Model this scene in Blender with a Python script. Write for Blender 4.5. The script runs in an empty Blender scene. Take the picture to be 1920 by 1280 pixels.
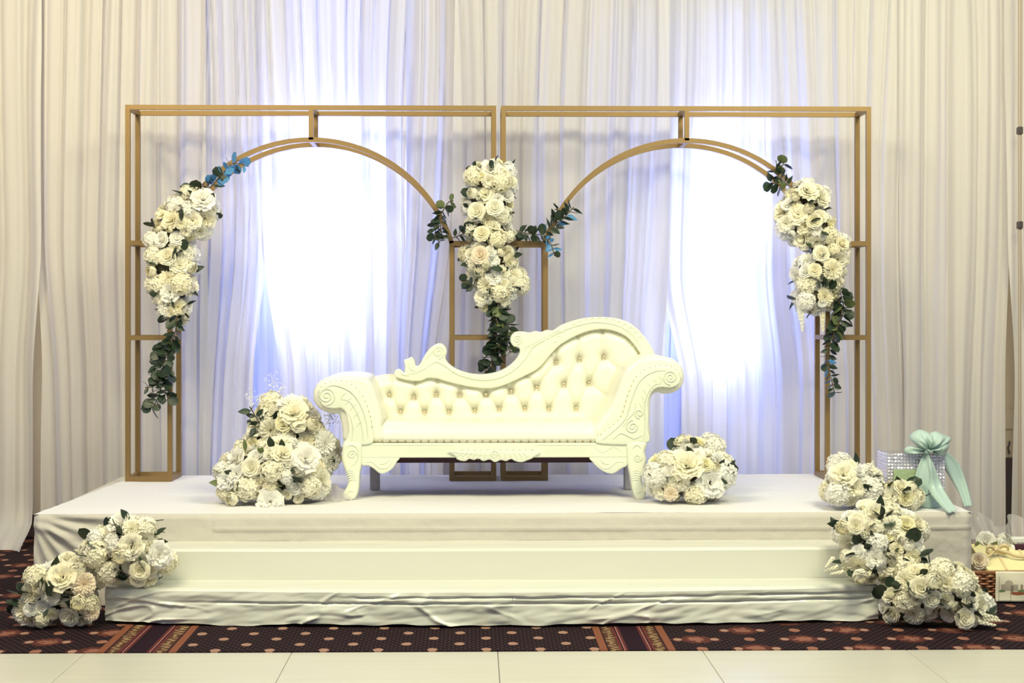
import bpy, bmesh, math, random
from mathutils import Vector, Matrix, Quaternion, noise
random.seed(7)
R = math.radians
col = bpy.context.scene.collection
sc = bpy.context.scene

# ------------------------------------------------------------------ camera
F = 2800.0                                   # focal length in pixels of the 1920 x 1280 frame
VX, VY = 888.0, 585.0                        # where the wall's normal vanishes
ZC = 1.313                                   # lens height above the floor
cam_d = bpy.data.cameras.new('camera'); cam = bpy.data.objects.new('camera', cam_d); col.objects.link(cam)
cam_d.sensor_width = 36.0; cam_d.lens = F/1920*36.0
cam_d.clip_start = .05; cam_d.clip_end = 100
cam.location = (0, 0, ZC)
PX, PY = 940.0, VY                           # principal point: the frame is a shifted crop with upright verticals
cam_d.shift_x = (960-PX)/1920; cam_d.shift_y = (PY-640)/1920
cam.rotation_euler = (math.pi/2, 0, -math.atan((PX-VX)/F))
sc.camera = cam
CR = cam.rotation_euler.to_matrix()

# ------------------------------------------------------------------ world, lamps, exposure
w = bpy.data.worlds.new('world'); sc.world = w; w.use_nodes = True
bg = w.node_tree.nodes['Background']
bg.inputs[0].default_value = (.68, .77, 1.0, 1); bg.inputs[1].default_value = .38

def area(name, loc, target, sx, sy, power, color):
    l = bpy.data.lights.new(name, 'AREA'); l.shape = 'RECTANGLE'; l.size = sx; l.size_y = sy
    l.energy = power; l.color = color
    o = bpy.data.objects.new(name, l); col.objects.link(o); o.location = loc
    o.rotation_euler = (Vector(target)-Vector(loc)).to_track_quat('-Z', 'Y').to_euler()
    return o
area('ceiling_lamp', (-1.9, 3.9, 4.5), (-.4, 7.2, .3), 2.2, 1.4, 192, (1.0, .90, .59))
area('ceiling_lamp', (2.3, 3.9, 4.5), (.8, 7.2, .3), 2.2, 1.4, 198, (.97, .93, .61))
def spot(name, loc, target, power, color, size, blend):
    l = bpy.data.lights.new(name, 'SPOT'); l.energy = power; l.color = color
    l.spot_size = R(size); l.spot_blend = blend; l.shadow_soft_size = .08
    o = bpy.data.objects.new(name, l); col.objects.link(o); o.location = loc
    o.rotation_euler = (Vector(target)-Vector(loc)).to_track_quat('-Z', 'Y').to_euler()
    return o
spot('green_stage_spot', (1.6, 3.4, 4.2), (2.0, 8.4, 3.0), 60, (.70, 1.0, .72), 24, 1.0)
spot('warm_curtain_fill', (-2.6, 5.0, 4.4), (-2.9, 8.4, 2.2), 230, (1.0, .80, .40), 66, 1.0)  # warm fill lamps added to tint the outer curtains, no known fixture
spot('warm_curtain_fill', (3.0, 5.0, 4.4), (3.2, 8.4, 2.1), 185, (1.0, .84, .50), 60, 1.0)  # same added warmth for the right-hand curtains

sc.view_settings.view_transform = 'Standard'; sc.view_settings.look = 'None'
sc.view_settings.gamma = 1; sc.view_settings.use_curve_mapping = False
sc.view_settings.exposure = 0.12
try: sc.cycles.use_denoising = True
except Exception: pass

# ------------------------------------------------------------------ helpers
def at(px, py, Y):
    """world point seen at a photo pixel at distance Y"""
    d = CR @ Vector(((px-PX)/F, -(py-PY)/F, -1))
    return Vector((0, 0, ZC)) + d*(Y/d.y)
def mpp(Y): return Y/F                       # metres per pixel at distance Y

WORLD = {}
def empty(name, loc):
    o = bpy.data.objects.new(name, None); col.objects.link(o); o.location = loc
    o.empty_display_size = .05; WORLD[o] = Vector(loc); return o
def tag(o, label=None, cat=None, group=None, kind=None):
    if label: o['label'] = label
    if cat: o['category'] = cat
    if group: o['group'] = group
    if kind: o['kind'] = kind
    return o
def put(o, parent, wloc):
    """link o under parent so that its origin is at world point wloc"""
    col.objects.link(o); WORLD[o] = Vector(wloc)
    if parent is not None:
        o.parent = parent; o.location = Vector(wloc) - WORLD[parent]
    else: o.location = wloc
    return o

class MB:
    def __init__(s): s.v = []; s.f = []
    def add(s, vs, fs):
        b = len(s.v); s.v += [Vector(p) for p in vs]; s.f += [tuple(b+i for i in f) for f in fs]; return s
    def grid(s, P, closeu=False, closev=False):
        n = len(P); m = len(P[0]); vs = [p for r in P for p in r]; fs = []
        for i in range(n if closeu else n-1):
            for j in range(m if closev else m-1):
                i2 = (i+1) % n; j2 = (j+1) % m
                fs.append((i*m+j, i*m+j2, i2*m+j2, i2*m+j))
        return s.add(vs, fs)
    def box(s, a, b):
        x0, y0, z0 = a; x1, y1, z1 = b
        return s.add([(x0,y0,z0),(x1,y0,z0),(x1,y1,z0),(x0,y1,z0),(x0,y0,z1),(x1,y0,z1),(x1,y1,z1),(x0,y1,z1)],
                     [(3,2,1,0),(4,5,6,7),(0,1,5,4),(1,2,6,5),(2,3,7,6),(3,0,4,7)])
    def bbox(s, a, b, r):
        """box with chamfered edges along all sides"""
        x0, y0, z0 = a; x1, y1, z1 = b
        pts = [(x0+r,z0),(x1-r,z0),(x1,z0+r),(x1,z1-r),(x1-r,z1),(x0+r,z1),(x0,z1-r),(x0,z0+r)]
        return s.prism(pts, y0, y1, r*.9, 1)
    def tube(s, path, r, n=8, cap=True, square=False):
        path = [Vector(p) for p in path]; rings = []
        up = Vector((0, 0, 1)); k = len(path)
        rr = r if isinstance(r, (list, tuple)) else [r]*k
        prev = None
        for i, p in enumerate(path):
            t = (path[min(i+1, k-1)]-path[max(i-1, 0)]).normalized()
            if prev is None:
                a = Vector((0, 1, 0)) if abs(t.y) < .9 else Vector((0, 0, 1))
                a = (a-t*a.dot(t)).normalized()
            else: a = (prev-t*prev.dot(t)).normalized()
            prev = a; b = t.cross(a)
            off = math.pi/4 if square else 0
            q = rr[i]*(math.sqrt(2) if square else 1)
            rings.append([p+a*math.cos(off+2*math.pi*j/n)*q+b*math.sin(off+2*math.pi*j/n)*q for j in range(n)])
        base = len(s.v); s.grid(rings, closev=True)
        if cap:
            s.f.append(tuple(base+j for j in range(n))); e = base+(k-1)*n
            s.f.append(tuple(e+n-1-j for j in range(n)))
        return s
    def prism(s, pts, y0, y1, r=.01, seg=3):
        """outline pts (x,z) extruded from y0 (front) to y1 with rounded rims"""
        n = len(pts); P = [Vector((p[0], p[1])) for p in pts]
        ar = sum(P[i].x*P[(i+1) % n].y-P[(i+1) % n].x*P[i].y for i in range(n))
        if ar < 0: P.reverse()
        nor = []
        for i in range(n):
            e1 = (P[i]-P[i-1]); e2 = (P[(i+1) % n]-P[i])
            m = Vector((e1.y, -e1.x)).normalized()+Vector((e2.y, -e2.x)).normalized()
            nor.append(m.normalized() if m.length > 1e-6 else Vector((0, 0)))
        lay = [(y0+r*(1-math.cos(math.pi/2*k/seg)), r*(1-math.sin(math.pi/2*k/seg))) for k in range(seg+1)]
        lay += [(y1-r*(1-math.cos(math.pi/2*k/seg)), r*(1-math.sin(math.pi/2*k/seg))) for k in range(seg, -1, -1)]
        rings = [[(P[i].x-nor[i].x*d, y, P[i].y-nor[i].y*d) for i in range(n)] for y, d in lay]
        b = len(s.v); s.grid(rings, closev=True)
        s.f = s.f[:]
        s.f.append(tuple(b+i for i in range(n)))
        e = b+(len(lay)-1)*n; s.f.append(tuple(e+n-1-i for i in range(n)))
        return s
    def sphere(s, c, r, n=10, m=6):
        c = Vector(c); r = Vector(r) if isinstance(r, (tuple, list, Vector)) else Vector((r, r, r))
        P = []
        for i in range(m+1):
            th = math.pi*i/m
            P.append([c+Vector((r.x*math.sin(th)*math.cos(2*math.pi*j/n), r.y*math.sin(th)*math.sin(2*math.pi*j/n), r.z*math.cos(th))) for j in range(n)])
        return s.grid(P, closev=True)
    def mesh(s, name, mat, smooth=True, angle=40, fixn=False):
        me = bpy.data.meshes.new(name)
        me.from_pydata([tuple(v) for v in s.v], [], s.f); me.update()
        if fixn:
            bm = bmesh.new(); bm.from_mesh(me); bmesh.ops.remove_doubles(bm, verts=bm.verts, dist=1e-5)
            bmesh.ops.recalc_face_normals(bm, faces=bm.faces); bm.to_mesh(me); bm.free()
        if smooth:
            me.shade_smooth()
            if angle: me.set_sharp_from_angle(angle=R(angle))
        me.materials.append(mat); return me
    def build(s, name, mat, parent=None, smooth=True, angle=40, fixn=True, loc=None):
        wl = Vector(loc) if loc is not None else (WORLD[parent] if parent is not None else Vector((0, 0, 0)))
        s.v = [v-wl for v in s.v]
        o = bpy.data.objects.new(name, s.mesh(name, mat, smooth, angle, fixn))
        return put(o, parent, wl)

def crom(pts, k=6, closed=False):
    """Catmull-Rom smoothing of a list of points"""
    P = [Vector(p) for p in pts]; n = len(P); out = []
    for i in range(n if closed else n-1):
        p0 = P[i-1] if (closed or i > 0) else P[0]; p1 = P[i]; p2 = P[(i+1) % n]
        p3 = P[(i+2) % n] if (closed or i+2 < n) else P[-1]
        for j in range(k):
            t = j/k
            out.append(.5*((2*p1)+(p2-p0)*t+(2*p0-5*p1+4*p2-p3)*t*t+(3*p1-p0-3*p2+p3)*t**3))
    if not closed: out.append(P[-1])
    return out
def interp(tab, x):
    if x <= tab[0][0]: return tab[0][1]
    for (a, b), (c, d) in zip(tab, tab[1:]):
        if x <= c: return b+(d-b)*(x-a)/(c-a)
    return tab[-1][1]
def sstep(a, b, x):
    t = min(1, max(0, (x-a)/(b-a))); return t*t*(3-2*t)

# ------------------------------------------------------------------ materials
class S:
    """small wrapper for node maths"""
    def __init__(s, nt, sock): s.nt = nt; s.k = sock
    def _m(s, op, *o):
        n = s.nt.nodes.new('ShaderNodeMath'); n.operation = op
        for i, x in enumerate((s,)+o):
            if isinstance(x, S): s.nt.links.new(x.k, n.inputs[i])
            else: n.inputs[i].default_value = x
        return S(s.nt, n.outputs[0])
    def __add__(s, o): return s._m('ADD', o)
    def __sub__(s, o): return s._m('SUBTRACT', o)
    def __mul__(s, o): return s._m('MULTIPLY', o)
    def __truediv__(s, o): return s._m('DIVIDE', o)
    def lt(s, o): return s._m('LESS_THAN', o)
    def gt(s, o): return s._m('GREATER_THAN', o)
    def f(s, op, *o): return s._m(op, *o)
def material(name, color, rough=.5, spec=.5, metal=0, bump=None, sheen=0, coat=0, trans=0, vary=0, sub=0):
    m = bpy.data.materials.new(name); m.use_nodes = True; nt = m.node_tree
    b = nt.nodes['Principled BSDF']
    b.inputs['Base Color'].default_value = (*color, 1); b.inputs['Roughness'].default_value = rough
    b.inputs['Specular IOR Level'].default_value = spec; b.inputs['Metallic'].default_value = metal
    b.inputs['Sheen Weight'].default_value = sheen; b.inputs['Coat Weight'].default_value = coat
    if vary:
        oi = nt.nodes.new('ShaderNodeObjectInfo'); mx = nt.nodes.new('ShaderNodeMixRGB')
        mx.inputs[1].default_value = (*color, 1); mx.inputs[2].default_value = (*[min(1, c*k) for c, k in zip(color, vary)], 1)
        nt.links.new(oi.outputs['Random'], mx.inputs[0]); nt.links.new(mx.outputs[0], b.inputs['Base Color'])
    if bump:
        scale, strength, dist = bump
        tc = nt.nodes.new('ShaderNodeTexCoord'); nz = nt.nodes.new('ShaderNodeTexNoise'); bp = nt.nodes.new('ShaderNodeBump')
        nz.inputs['Scale'].default_value = scale; nz.inputs['Detail'].default_value = 4
        bp.inputs['Strength'].default_value = strength; bp.inputs['Distance'].default_value = dist
        nt.links.new(tc.outputs['Object'], nz.inputs['Vector']); nt.links.new(nz.outputs['Fac'], bp.inputs['Height'])
        nt.links.new(bp.outputs[0], b.inputs['Normal'])
    if trans:
        out = nt.nodes['Material Output']; t = nt.nodes.new('ShaderNodeBsdfTranslucent'); mx = nt.nodes.new('ShaderNodeMixShader')
        t.inputs[0].default_value = (*color, 1); mx.inputs[0].default_value = trans
        nt.links.new(b.outputs[0], mx.inputs[1]); nt.links.new(t.outputs[0], mx.inputs[2]); nt.links.new(mx.outputs[0], out.inputs[0])
    return m
def sheer(name, color, transparent, translucent):
    m = bpy.data.materials.new(name); m.use_nodes = True; nt = m.node_tree
    for n in list(nt.nodes): nt.nodes.remove(n)
    out = nt.nodes.new('ShaderNodeOutputMaterial'); d = nt.nodes.new('ShaderNodeBsdfDiffuse'); t = nt.nodes.new('ShaderNodeBsdfTranslucent')
    p = nt.nodes.new('ShaderNodeBsdfTransparent'); m1 = nt.nodes.new('ShaderNodeMixShader'); m2 = nt.nodes.new('ShaderNodeMixShader')
    # fine vertical weave streaks
    tc = nt.nodes.new('ShaderNodeTexCoord'); mp = nt.nodes.new('ShaderNodeMapping'); nz = nt.nodes.new('ShaderNodeTexNoise'); cr = nt.nodes.new('ShaderNodeMixRGB')
    mp.inputs['Scale'].default_value = (60, 60, 1.2); nz.inputs['Scale'].default_value = 1; nz.inputs['Detail'].default_value = 3
    cr.inputs[1].default_value = (*[c*.9 for c in color], 1); cr.inputs[2].default_value = (*color, 1)
    nt.links.new(tc.outputs['Object'], mp.inputs[0]); nt.links.new(mp.outputs[0], nz.inputs[0]); nt.links.new(nz.outputs['Fac'], cr.inputs[0])
    nt.links.new(cr.outputs[0], d.inputs[0]); nt.links.new(cr.outputs[0], t.inputs[0])
    m1.inputs[0].default_value = translucent; m2.inputs[0].default_value = transparent
    nt.links.new(d.outputs[0], m1.inputs[1]); nt.links.new(t.outputs[0], m1.inputs[2])
    nt.links.new(m1.outputs[0], m2.inputs[1]); nt.links.new(p.outputs[0], m2.inputs[2]); nt.links.new(m2.outputs[0], out.inputs[0])
    return m
def emission(name, color, strength):
    m = bpy.data.materials.new(name); m.use_nodes = True; nt = m.node_tree
    for n in list(nt.nodes): nt.nodes.remove(n)
    out = nt.nodes.new('ShaderNodeOutputMaterial'); e = nt.nodes.new('ShaderNodeEmission')
    e.inputs[0].default_value = (*color, 1); e.inputs[1].default_value = strength
    nt.links.new(e.outputs[0], out.inputs[0]); return m

M = {}
M['curtain'] = sheer('ivory sheer voile', (.88, .86, .85), .0, .46)
M['backing'] = sheer('white backing voile', (.84, .84, .86), .30, .5)
M['wall'] = material('beige wall paint', (.64, .57, .50), .8, bump=(40, .1, .002))
M['base_dark'] = material('dark skirting', (.09, .06, .06), .5)
M['door'] = material('beige door paint', (.50, .42, .32), .5)
M['door_dark'] = material('dark kick plate', (.055, .035, .04), .4)
M['metal_dark'] = material('dark metal', (.10, .08, .08), .4, metal=.6)
M['glowframe'] = material('white backlight frame', (.8, .8, .8), .4)
M['glow'] = emission('bright backlight glow', (.34, .42, 1.0), 22.0)  # emissive stand-in for the unseen source behind the curtains
M['glow_blue'] = emission('weak blue backlight glow', (.26, .35, 1.0), 1.25)  # blue glow added in place of a blue-lit wall
M['glow_upper'] = emission('dim upper backlight glow', (.34, .42, 1.0), 2.6)  # weaker emission added to carry the backlight upwards
M['gold'] = material('brushed gold paint', (.285, .185, .075), .42, metal=.5, bump=(9, .15, .004), vary=(.9, .88, .8))
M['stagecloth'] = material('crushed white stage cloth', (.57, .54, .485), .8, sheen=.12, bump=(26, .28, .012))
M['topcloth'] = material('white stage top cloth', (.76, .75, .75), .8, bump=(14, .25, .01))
M['plastic'] = material('white vinyl wrap', (.69, .70, .615), .22, spec=.5, coat=.2, bump=(5, .18, .012))
M['leather'] = material('cream faux leather', (.84, .83, .70), .33, spec=.5, bump=(220, .05, .001))
M['lacquer'] = material('ivory lacquered carving', (.785, .82, .66), .28, spec=.5, coat=.2)
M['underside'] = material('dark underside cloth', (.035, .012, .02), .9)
M['rearleg'] = material('grey painted leg', (.42, .40, .46), .5)
M['crystal'] = material('crystal button', (.62, .52, .36), .08, metal=.75)
M['stud'] = material('brass nailhead', (.36, .27, .12), .3, metal=.7)
M['petal'] = material('cream petal', (.95, .93, .80), .6, spec=.2, trans=.25, vary=(.98, .95, .84))
M['petal_white'] = material('white petal', (.95, .95, .90), .6, spec=.2, trans=.28, vary=(1, .98, .94))
M['petal_peach'] = material('peach petal', (.90, .80, .64), .6, spec=.25, trans=.2)
M['petal_yellow'] = material('pale yellow petal', (.92, .88, .62), .6, spec=.25, trans=.2)
M['leaf'] = material('dark green leaf', (.016, .030, .019), .45, vary=(1.9, 1.8, 1.5), trans=.1)
M['leaf_blue'] = material('blue green leaf', (.07, .24, .52), .5, vary=(1.3, 1.2, 1.0), trans=.15)
M['leaf_light'] = material('olive leaf', (.15, .19, .07), .5, trans=.2)
M['stem'] = material('brown stem', (.10, .07, .035), .7)
M['core'] = material('mossy core', (.05, .045, .025), .9)
M['filler'] = material('pale green filler', (.42, .46, .26), .7, trans=.2)
M['ribbon'] = material('aqua satin ribbon', (.50, .66, .61), .32, spec=.5, sheen=.2, trans=.12)
M['tulle'] = sheer('soft tulle', (.86, .82, .80), .55, .3)
M['wicker'] = material('brown wicker', (.20, .085, .04), .45, bump=(60, .3, .003), vary=(1.6, 1.6, 1.5))
M['yellowbox'] = material('pale yellow card', (.82, .74, .40), .5)
M['goldribbon'] = material('champagne satin ribbon', (.72, .58, .34), .35)
M['silvermirror'] = material('silver mirror', (.75, .73, .78), .12, metal=1)
M['stone'] = material('lavender crystal', (.74, .72, .82), .18, metal=.45, spec=.8)
M['mint'] = material('mint label card', (.36, .47, .28), .8, bump=(90, .6, .006))

def floor_mat():
    m = bpy.data.materials.new('pale laminate'); m.use_nodes = True; nt = m.node_tree; b = nt.nodes['Principled BSDF']
    tc = nt.nodes.new('ShaderNodeTexCoord'); mp = nt.nodes.new('ShaderNodeMapping'); nz = nt.nodes.new('ShaderNodeTexNoise'); mx = nt.nodes.new('ShaderNodeMixRGB')
    mp.inputs['Scale'].default_value = (1.2, 16, 1); nz.inputs['Scale'].default_value = 1.4; nz.inputs['Detail'].default_value = 5
    mx.inputs[1].default_value = (.50, .49, .42, 1); mx.inputs[2].default_value = (.60, .59, .52, 1)
    nt.links.new(tc.outputs['Object'], mp.inputs[0]); nt.links.new(mp.outputs[0], nz.inputs[0]); nt.links.new(nz.outputs['Fac'], mx.inputs[0])
    nt.links.new(mx.outputs[0], b.inputs['Base Color']); b.inputs['Roughness'].default_value = .28
    return m
M['floor'] = floor_mat()

def carpet_mat():
    m = bpy.data.materials.new('patterned carpet'); m.use_nodes = True; nt = m.node_tree; b = nt.nodes['Principled BSDF']
    b.inputs['Roughness'].default_value = .95; b.inputs['Specular IOR Level'].default_value = .15
    tc = nt.nodes.new('ShaderNodeTexCoord'); sp = nt.nodes.new('ShaderNodeSeparateXYZ'); nt.links.new(tc.outputs['Object'], sp.inputs[0])
    X = S(nt, sp.outputs[0]); Y = S(nt, sp.outputs[1])
    def nse(scale):
        n = nt.nodes.new('ShaderNodeTexNoise'); n.inputs['Scale'].default_value = scale; n.inputs['Detail'].default_value = 3
        nt.links.new(tc.outputs['Object'], n.inputs[0]); return S(nt, n.outputs['Fac'])
    def rnd(a): return a.f('ROUND')
    def mix(fac, a, c):
        n = nt.nodes.new('ShaderNodeMixRGB'); nt.links.new(fac.k, n.inputs[0])
        if isinstance(a, tuple): n.inputs[1].default_value = (*a, 1)
        else: nt.links.new(a, n.inputs[1])
        if isinstance(c, tuple): n.inputs[2].default_value = (*c, 1)
        else: nt.links.new(c, n.inputs[2])
        return n.outputs[0]
    n1 = nse(60); n2 = nse(25)
    def lattice(px, py, ox=0.0, oy=0.0):
        yy = Y-oy; j = rnd(yy/py); xx = X-ox-(j.f('FLOORED_MODULO', 2.0))*(px/2)
        return xx-rnd(xx/px)*px, yy-j*py
    # fine pin dots everywhere
    dx, dy = lattice(.032, .022); pin = (dx*dx+dy*dy).lt(.0046**2)
    c = mix(pin, (.012, .004, .008), (.075, .05, .042))
    # the middle field: little lozenges
    dx, dy = lattice(.21, .10, .05); loz = ((dx*dx)/(.020**2)+(dy*dy)/(.026**2)+(n1-.5)*.8).lt(1.0)
    mid = X.gt(-1.146)*X.lt(.49)
    c = mix(loz*mid, c, (.33, .19, .14))
    # outer fields: medallions with two pale wings, small rosettes between
    dx, dy = lattice(.43, .165, .03, .02)
    q = (dx*dx)/(.060**2)+(dy*dy)/(.070**2)+(n1-.5)*1.1
    outer = (mid*-1.0)+1.0
    med = q.lt(1.0)*outer; inner = (q+(n2-.5)*1.2).lt(.30)*outer
    ax = dx.f('ABSOLUTE')-.074; wing = ((ax*ax)/(.017**2)+(dy*dy)/(.022**2)).lt(1.0)*outer
    rim = ((ax*ax)/(.026**2)+(dy*dy)/(.036**2)+(n1-.5)).lt(1.0)*outer
    dx2, dy2 = lattice(.43, .165, .03+.215, .02); ros = ((dx2*dx2)/(.022**2)+(dy2*dy2)/(.030**2)+(n1-.5)*.7).lt(1.0)*outer
    c = mix(rim, c, (.065, .018, .014)); c = mix(med, c, (.085, .025, .020)); c = mix(inner, c, (.23, .095, .065))
    c = mix(wing, c, (.34, .20, .15)); c = mix(ros, c, (.27, .12, .08))
    # two border bands running towards the stage
    for x0, x1 in ((-1.453, -1.146), (.491, .784)):
        t = (X-x0)/(x1-x0); inb = t.gt(0.0)*t.lt(1.0); u = (t-.5).f('ABSOLUTE')*2.0      # 1 at the rims
        c = mix(inb, c, (.014, .004, .010))
        c = mix(inb*u.gt(.80), c, (.20, .070, .038))
        lace = inb*u.gt(.46)*u.lt(.76)
        wv = ((Y*150.0).f('SINE')*.08+(n2-.5)*.55+(u-.61)*1.2).f('ABSOLUTE').lt(.06)
        c = mix(lace, c, (.075, .030, .018)); c = mix(lace*wv, c, (.27, .18, .095))
        c = mix(inb*u.gt(.40)*u.lt(.455), c, (.13, .025, .025)); c = mix(inb*u.gt(.32)*u.lt(.36), c, (.30, .12, .10))
        c = mix(inb*u.gt(.26)*u.lt(.30), c, (.12, .025, .025))
    nt.links.new(c, b.inputs['Base Color'])
    return m
M['carpet'] = carpet_mat()

def rhinestone_mat():
    m = bpy.data.materials.new('rhinestone mesh'); m.use_nodes = True; nt = m.node_tree; b = nt.nodes['Principled BSDF']
    tc = nt.nodes.new('ShaderNodeTexCoord'); v = nt.nodes.new('ShaderNodeTexVoronoi'); v.inputs['Scale'].default_value = 95; v.inputs['Randomness'].default_value = .3
    bp = nt.nodes.new('ShaderNodeBump'); bp.inputs['Strength'].default_value = 1; bp.inputs['Distance'].default_value = .006; bp.invert = True
    nt.links.new(tc.outputs['Object'], v.inputs[0]); nt.links.new(v.outputs['Distance'], bp.inputs['Height']); nt.links.new(bp.outputs[0], b.inputs['Normal'])
    b.inputs['Base Color'].default_value = (.72, .70, .76, 1); b.inputs['Metallic'].default_value = .85; b.inputs['Roughness'].default_value = .12
    return m
M['rhine'] = rhinestone_mat()

def print_mat():
    """printed cloth on the basket: pale ground, a grey building, green trees and a red boat shape"""
    m = bpy.data.materials.new('printed cloth'); m.use_nodes = True; nt = m.node_tree; b = nt.nodes['Principled BSDF']; b.inputs['Roughness'].default_value = .6
    tc = nt.nodes.new('ShaderNodeTexCoord'); sp = nt.nodes.new('ShaderNodeSeparateXYZ'); nt.links.new(tc.outputs['Object'], sp.inputs[0])
    X = S(nt, sp.outputs[0]); Z = S(nt, sp.outputs[2])
    def mix(fac, a, c):
        n = nt.nodes.new('ShaderNodeMixRGB'); nt.links.new(fac.k, n.inputs[0])
        if isinstance(a, tuple): n.inputs[1].default_value = (*a, 1)
        else: nt.links.new(a, n.inputs[1])
        n.inputs[2].default_value = (*c, 1); return n.outputs[0]
    def ell(cx, cz, rx, rz):
        a = (X-cx)/rx; d = (Z-cz)/rz; return (a*a+d*d).lt(1.0)
    def rect(x0, x1, z0, z1): return X.gt(x0)*X.lt(x1)*Z.gt(z0)*Z.lt(z1)
    c = mix(rect(-.105, -.03, .055, .085), (.78, .74, .58), (.42, .38, .31))
    c = mix(ell(-.07, .086, .018, .018), c, (.45, .41, .33))
    c = mix(rect(-.062, -.050, .050, .080), c, (.24, .20, .16)); c = mix(rect(-.02, -.008, .055, .085), c, (.36, .27, .20))
    c = mix(ell(-.10, .054, .016, .006), c, (.15, .22, .10)); c = mix(ell(-.012, .056, .020, .006), c, (.16, .24, .10))
    c = mix(ell(-.03, .044, .034, .008), c, (.32, .10, .05))
    c = mix(rect(-.115, -.112, .0, .12), c, (.40, .36, .28)); c = mix(rect(-.062, -.059, .0, .05), c, (.40, .36, .28))
    nt.links.new(c, b.inputs['Base Color']); return m
M['print'] = print_mat()

# ------------------------------------------------------------------ the room
H = .411; YS = 6.70; YB = 8.30               # stage height, stage front, stage back
YF = 5.78                                    # where the pale floor meets the carpet
fl = MB().box((-7, 1.0, -.12), (7, YF, -.02)).build('floor', material('dark joint', (.16, .14, .10), .8), smooth=False)
tag(fl, 'pale laminate dance floor panels in front of the carpet', kind='structure')
pan = MB().bbox((-.3965, -.798, -.02), (.3965, .798, 0), .0015).mesh('floor_panel', M['floor'], False)
for i in range(-6, 7):
    for j in range(2):
        o = bpy.data.objects.new('floor_panel', pan); put(o, fl, (.093+.3975+.795*i, YF-.8-1.6*j, 0))
cp = MB().box((-7, YF, -.12), (7, 9.5, .004)).build('floor_carpet', M['carpet'], smooth=False)
tag(cp, 'dark maroon patterned carpet with red medallions and two border bands', kind='structure')
YW = 8.78
wl = MB().box((-7, YW, -.1), (7, YW+.15, 4.6)).build('wall_back', M['wall'], smooth=False)
tag(wl, 'beige wall behind the sheer curtains', kind='structure')
bb = MB().box((-7, YW-.02, .004), (7, YW, .13)).build('baseboard_back', M['base_dark'], smooth=False); tag(bb, 'dark baseboard along the back wall', kind='structure')
for k, (x0, x1, y0, y1, yu, xa, xb) in enumerate(((536, 676, 275, 610, -60, 395, 800), (1284, 1372, 262, 690, 30, 1140, 1500))):  # framed glowing panels added to backlight the curtains; real source unseen
    a = at(x0, y1, YW); b_ = at(x1, y0, YW); zu = at(x1, yu, YW).z
    root = empty('backlight_%d' % (k+1), (a.x, YW-.03, a.z)); tag(root, 'added backlight panel glowing through the %s arch curtain' % ('left' if k == 0 else 'right'), kind='structure')
    t = .03; mb = MB()
    for (p, q) in (((a.x-t, a.z-t), (b_.x+t, a.z)), ((a.x-t, b_.z), (b_.x+t, b_.z+t)), ((a.x-t, zu), (b_.x+t, zu+t)), ((a.x-t, a.z), (a.x, zu)), ((b_.x, a.z), (b_.x+t, zu))):
        mb.box((p[0], YW-.04, p[1]), (q[0], YW, q[1]))
    mb.build('backlight_frame', M['glowframe'], root, False)
    MB().box((a.x, YW-.02, a.z), (b_.x, YW-.005, b_.z)).build('glow_pane', M['glow'], root, False)
    MB().box((a.x, YW-.02, b_.z+t), (b_.x, YW-.005, zu)).build('glow_pane', M['glow_upper'], root, False)
    xl, xr = at(xa, 585, YW).x, at(xb, 585, YW).x; zl = .14
    for p, q, zz in ((xl, a.x-t, zl), (b_.x+t, xr, zl)):
        MB().box((p, YW-.015, zz), (q, YW-.004, zu)).build('blue_glow_pane', M['glow_blue'], root, False)  # weak blue emitters added to widen the halo and colour the slits
    MB().box((a.x, YW-.015, zl), (b_.x, YW-.004, a.z-t)).build('blue_glow_pane', M['glow_blue'], root, False)
# door behind the gap at the right
d0 = at(1840, 1000, YW).x; d1 = d0+.92
dr = empty('door_1', (d0, YW-.03, 0)); tag(dr, 'beige door with dark lower half behind the right curtain gap', kind='structure')
zk = at(1890, 856, YW).z
MB().box((d0, YW-.05, zk), (d1, YW-.005, 2.1)).build('door_leaf', M['door'], dr, False)
MB().box((d0, YW-.06, .02), (d1, YW-.005, zk)).build('kick_panel', M['door_dark'], dr, False)
zr = at(1890, 800, YW).z
MB().box((d0, YW-.065, zr-.006), (d1, YW-.05, zr+.11)).build('door_rail', M['door'], dr, False)
hx = at(1894, 840, YW-.09)
MB().tube([hx+Vector((.014, .05, .035)), hx+Vector((-.004, 0, .028)), hx+Vector((-.014, 0, 0)), hx+Vector((-.004, 0, -.028)), hx+Vector((.014, .05, -.035))], .006, 6).build('door_handle', M['metal_dark'], dr)

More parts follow.
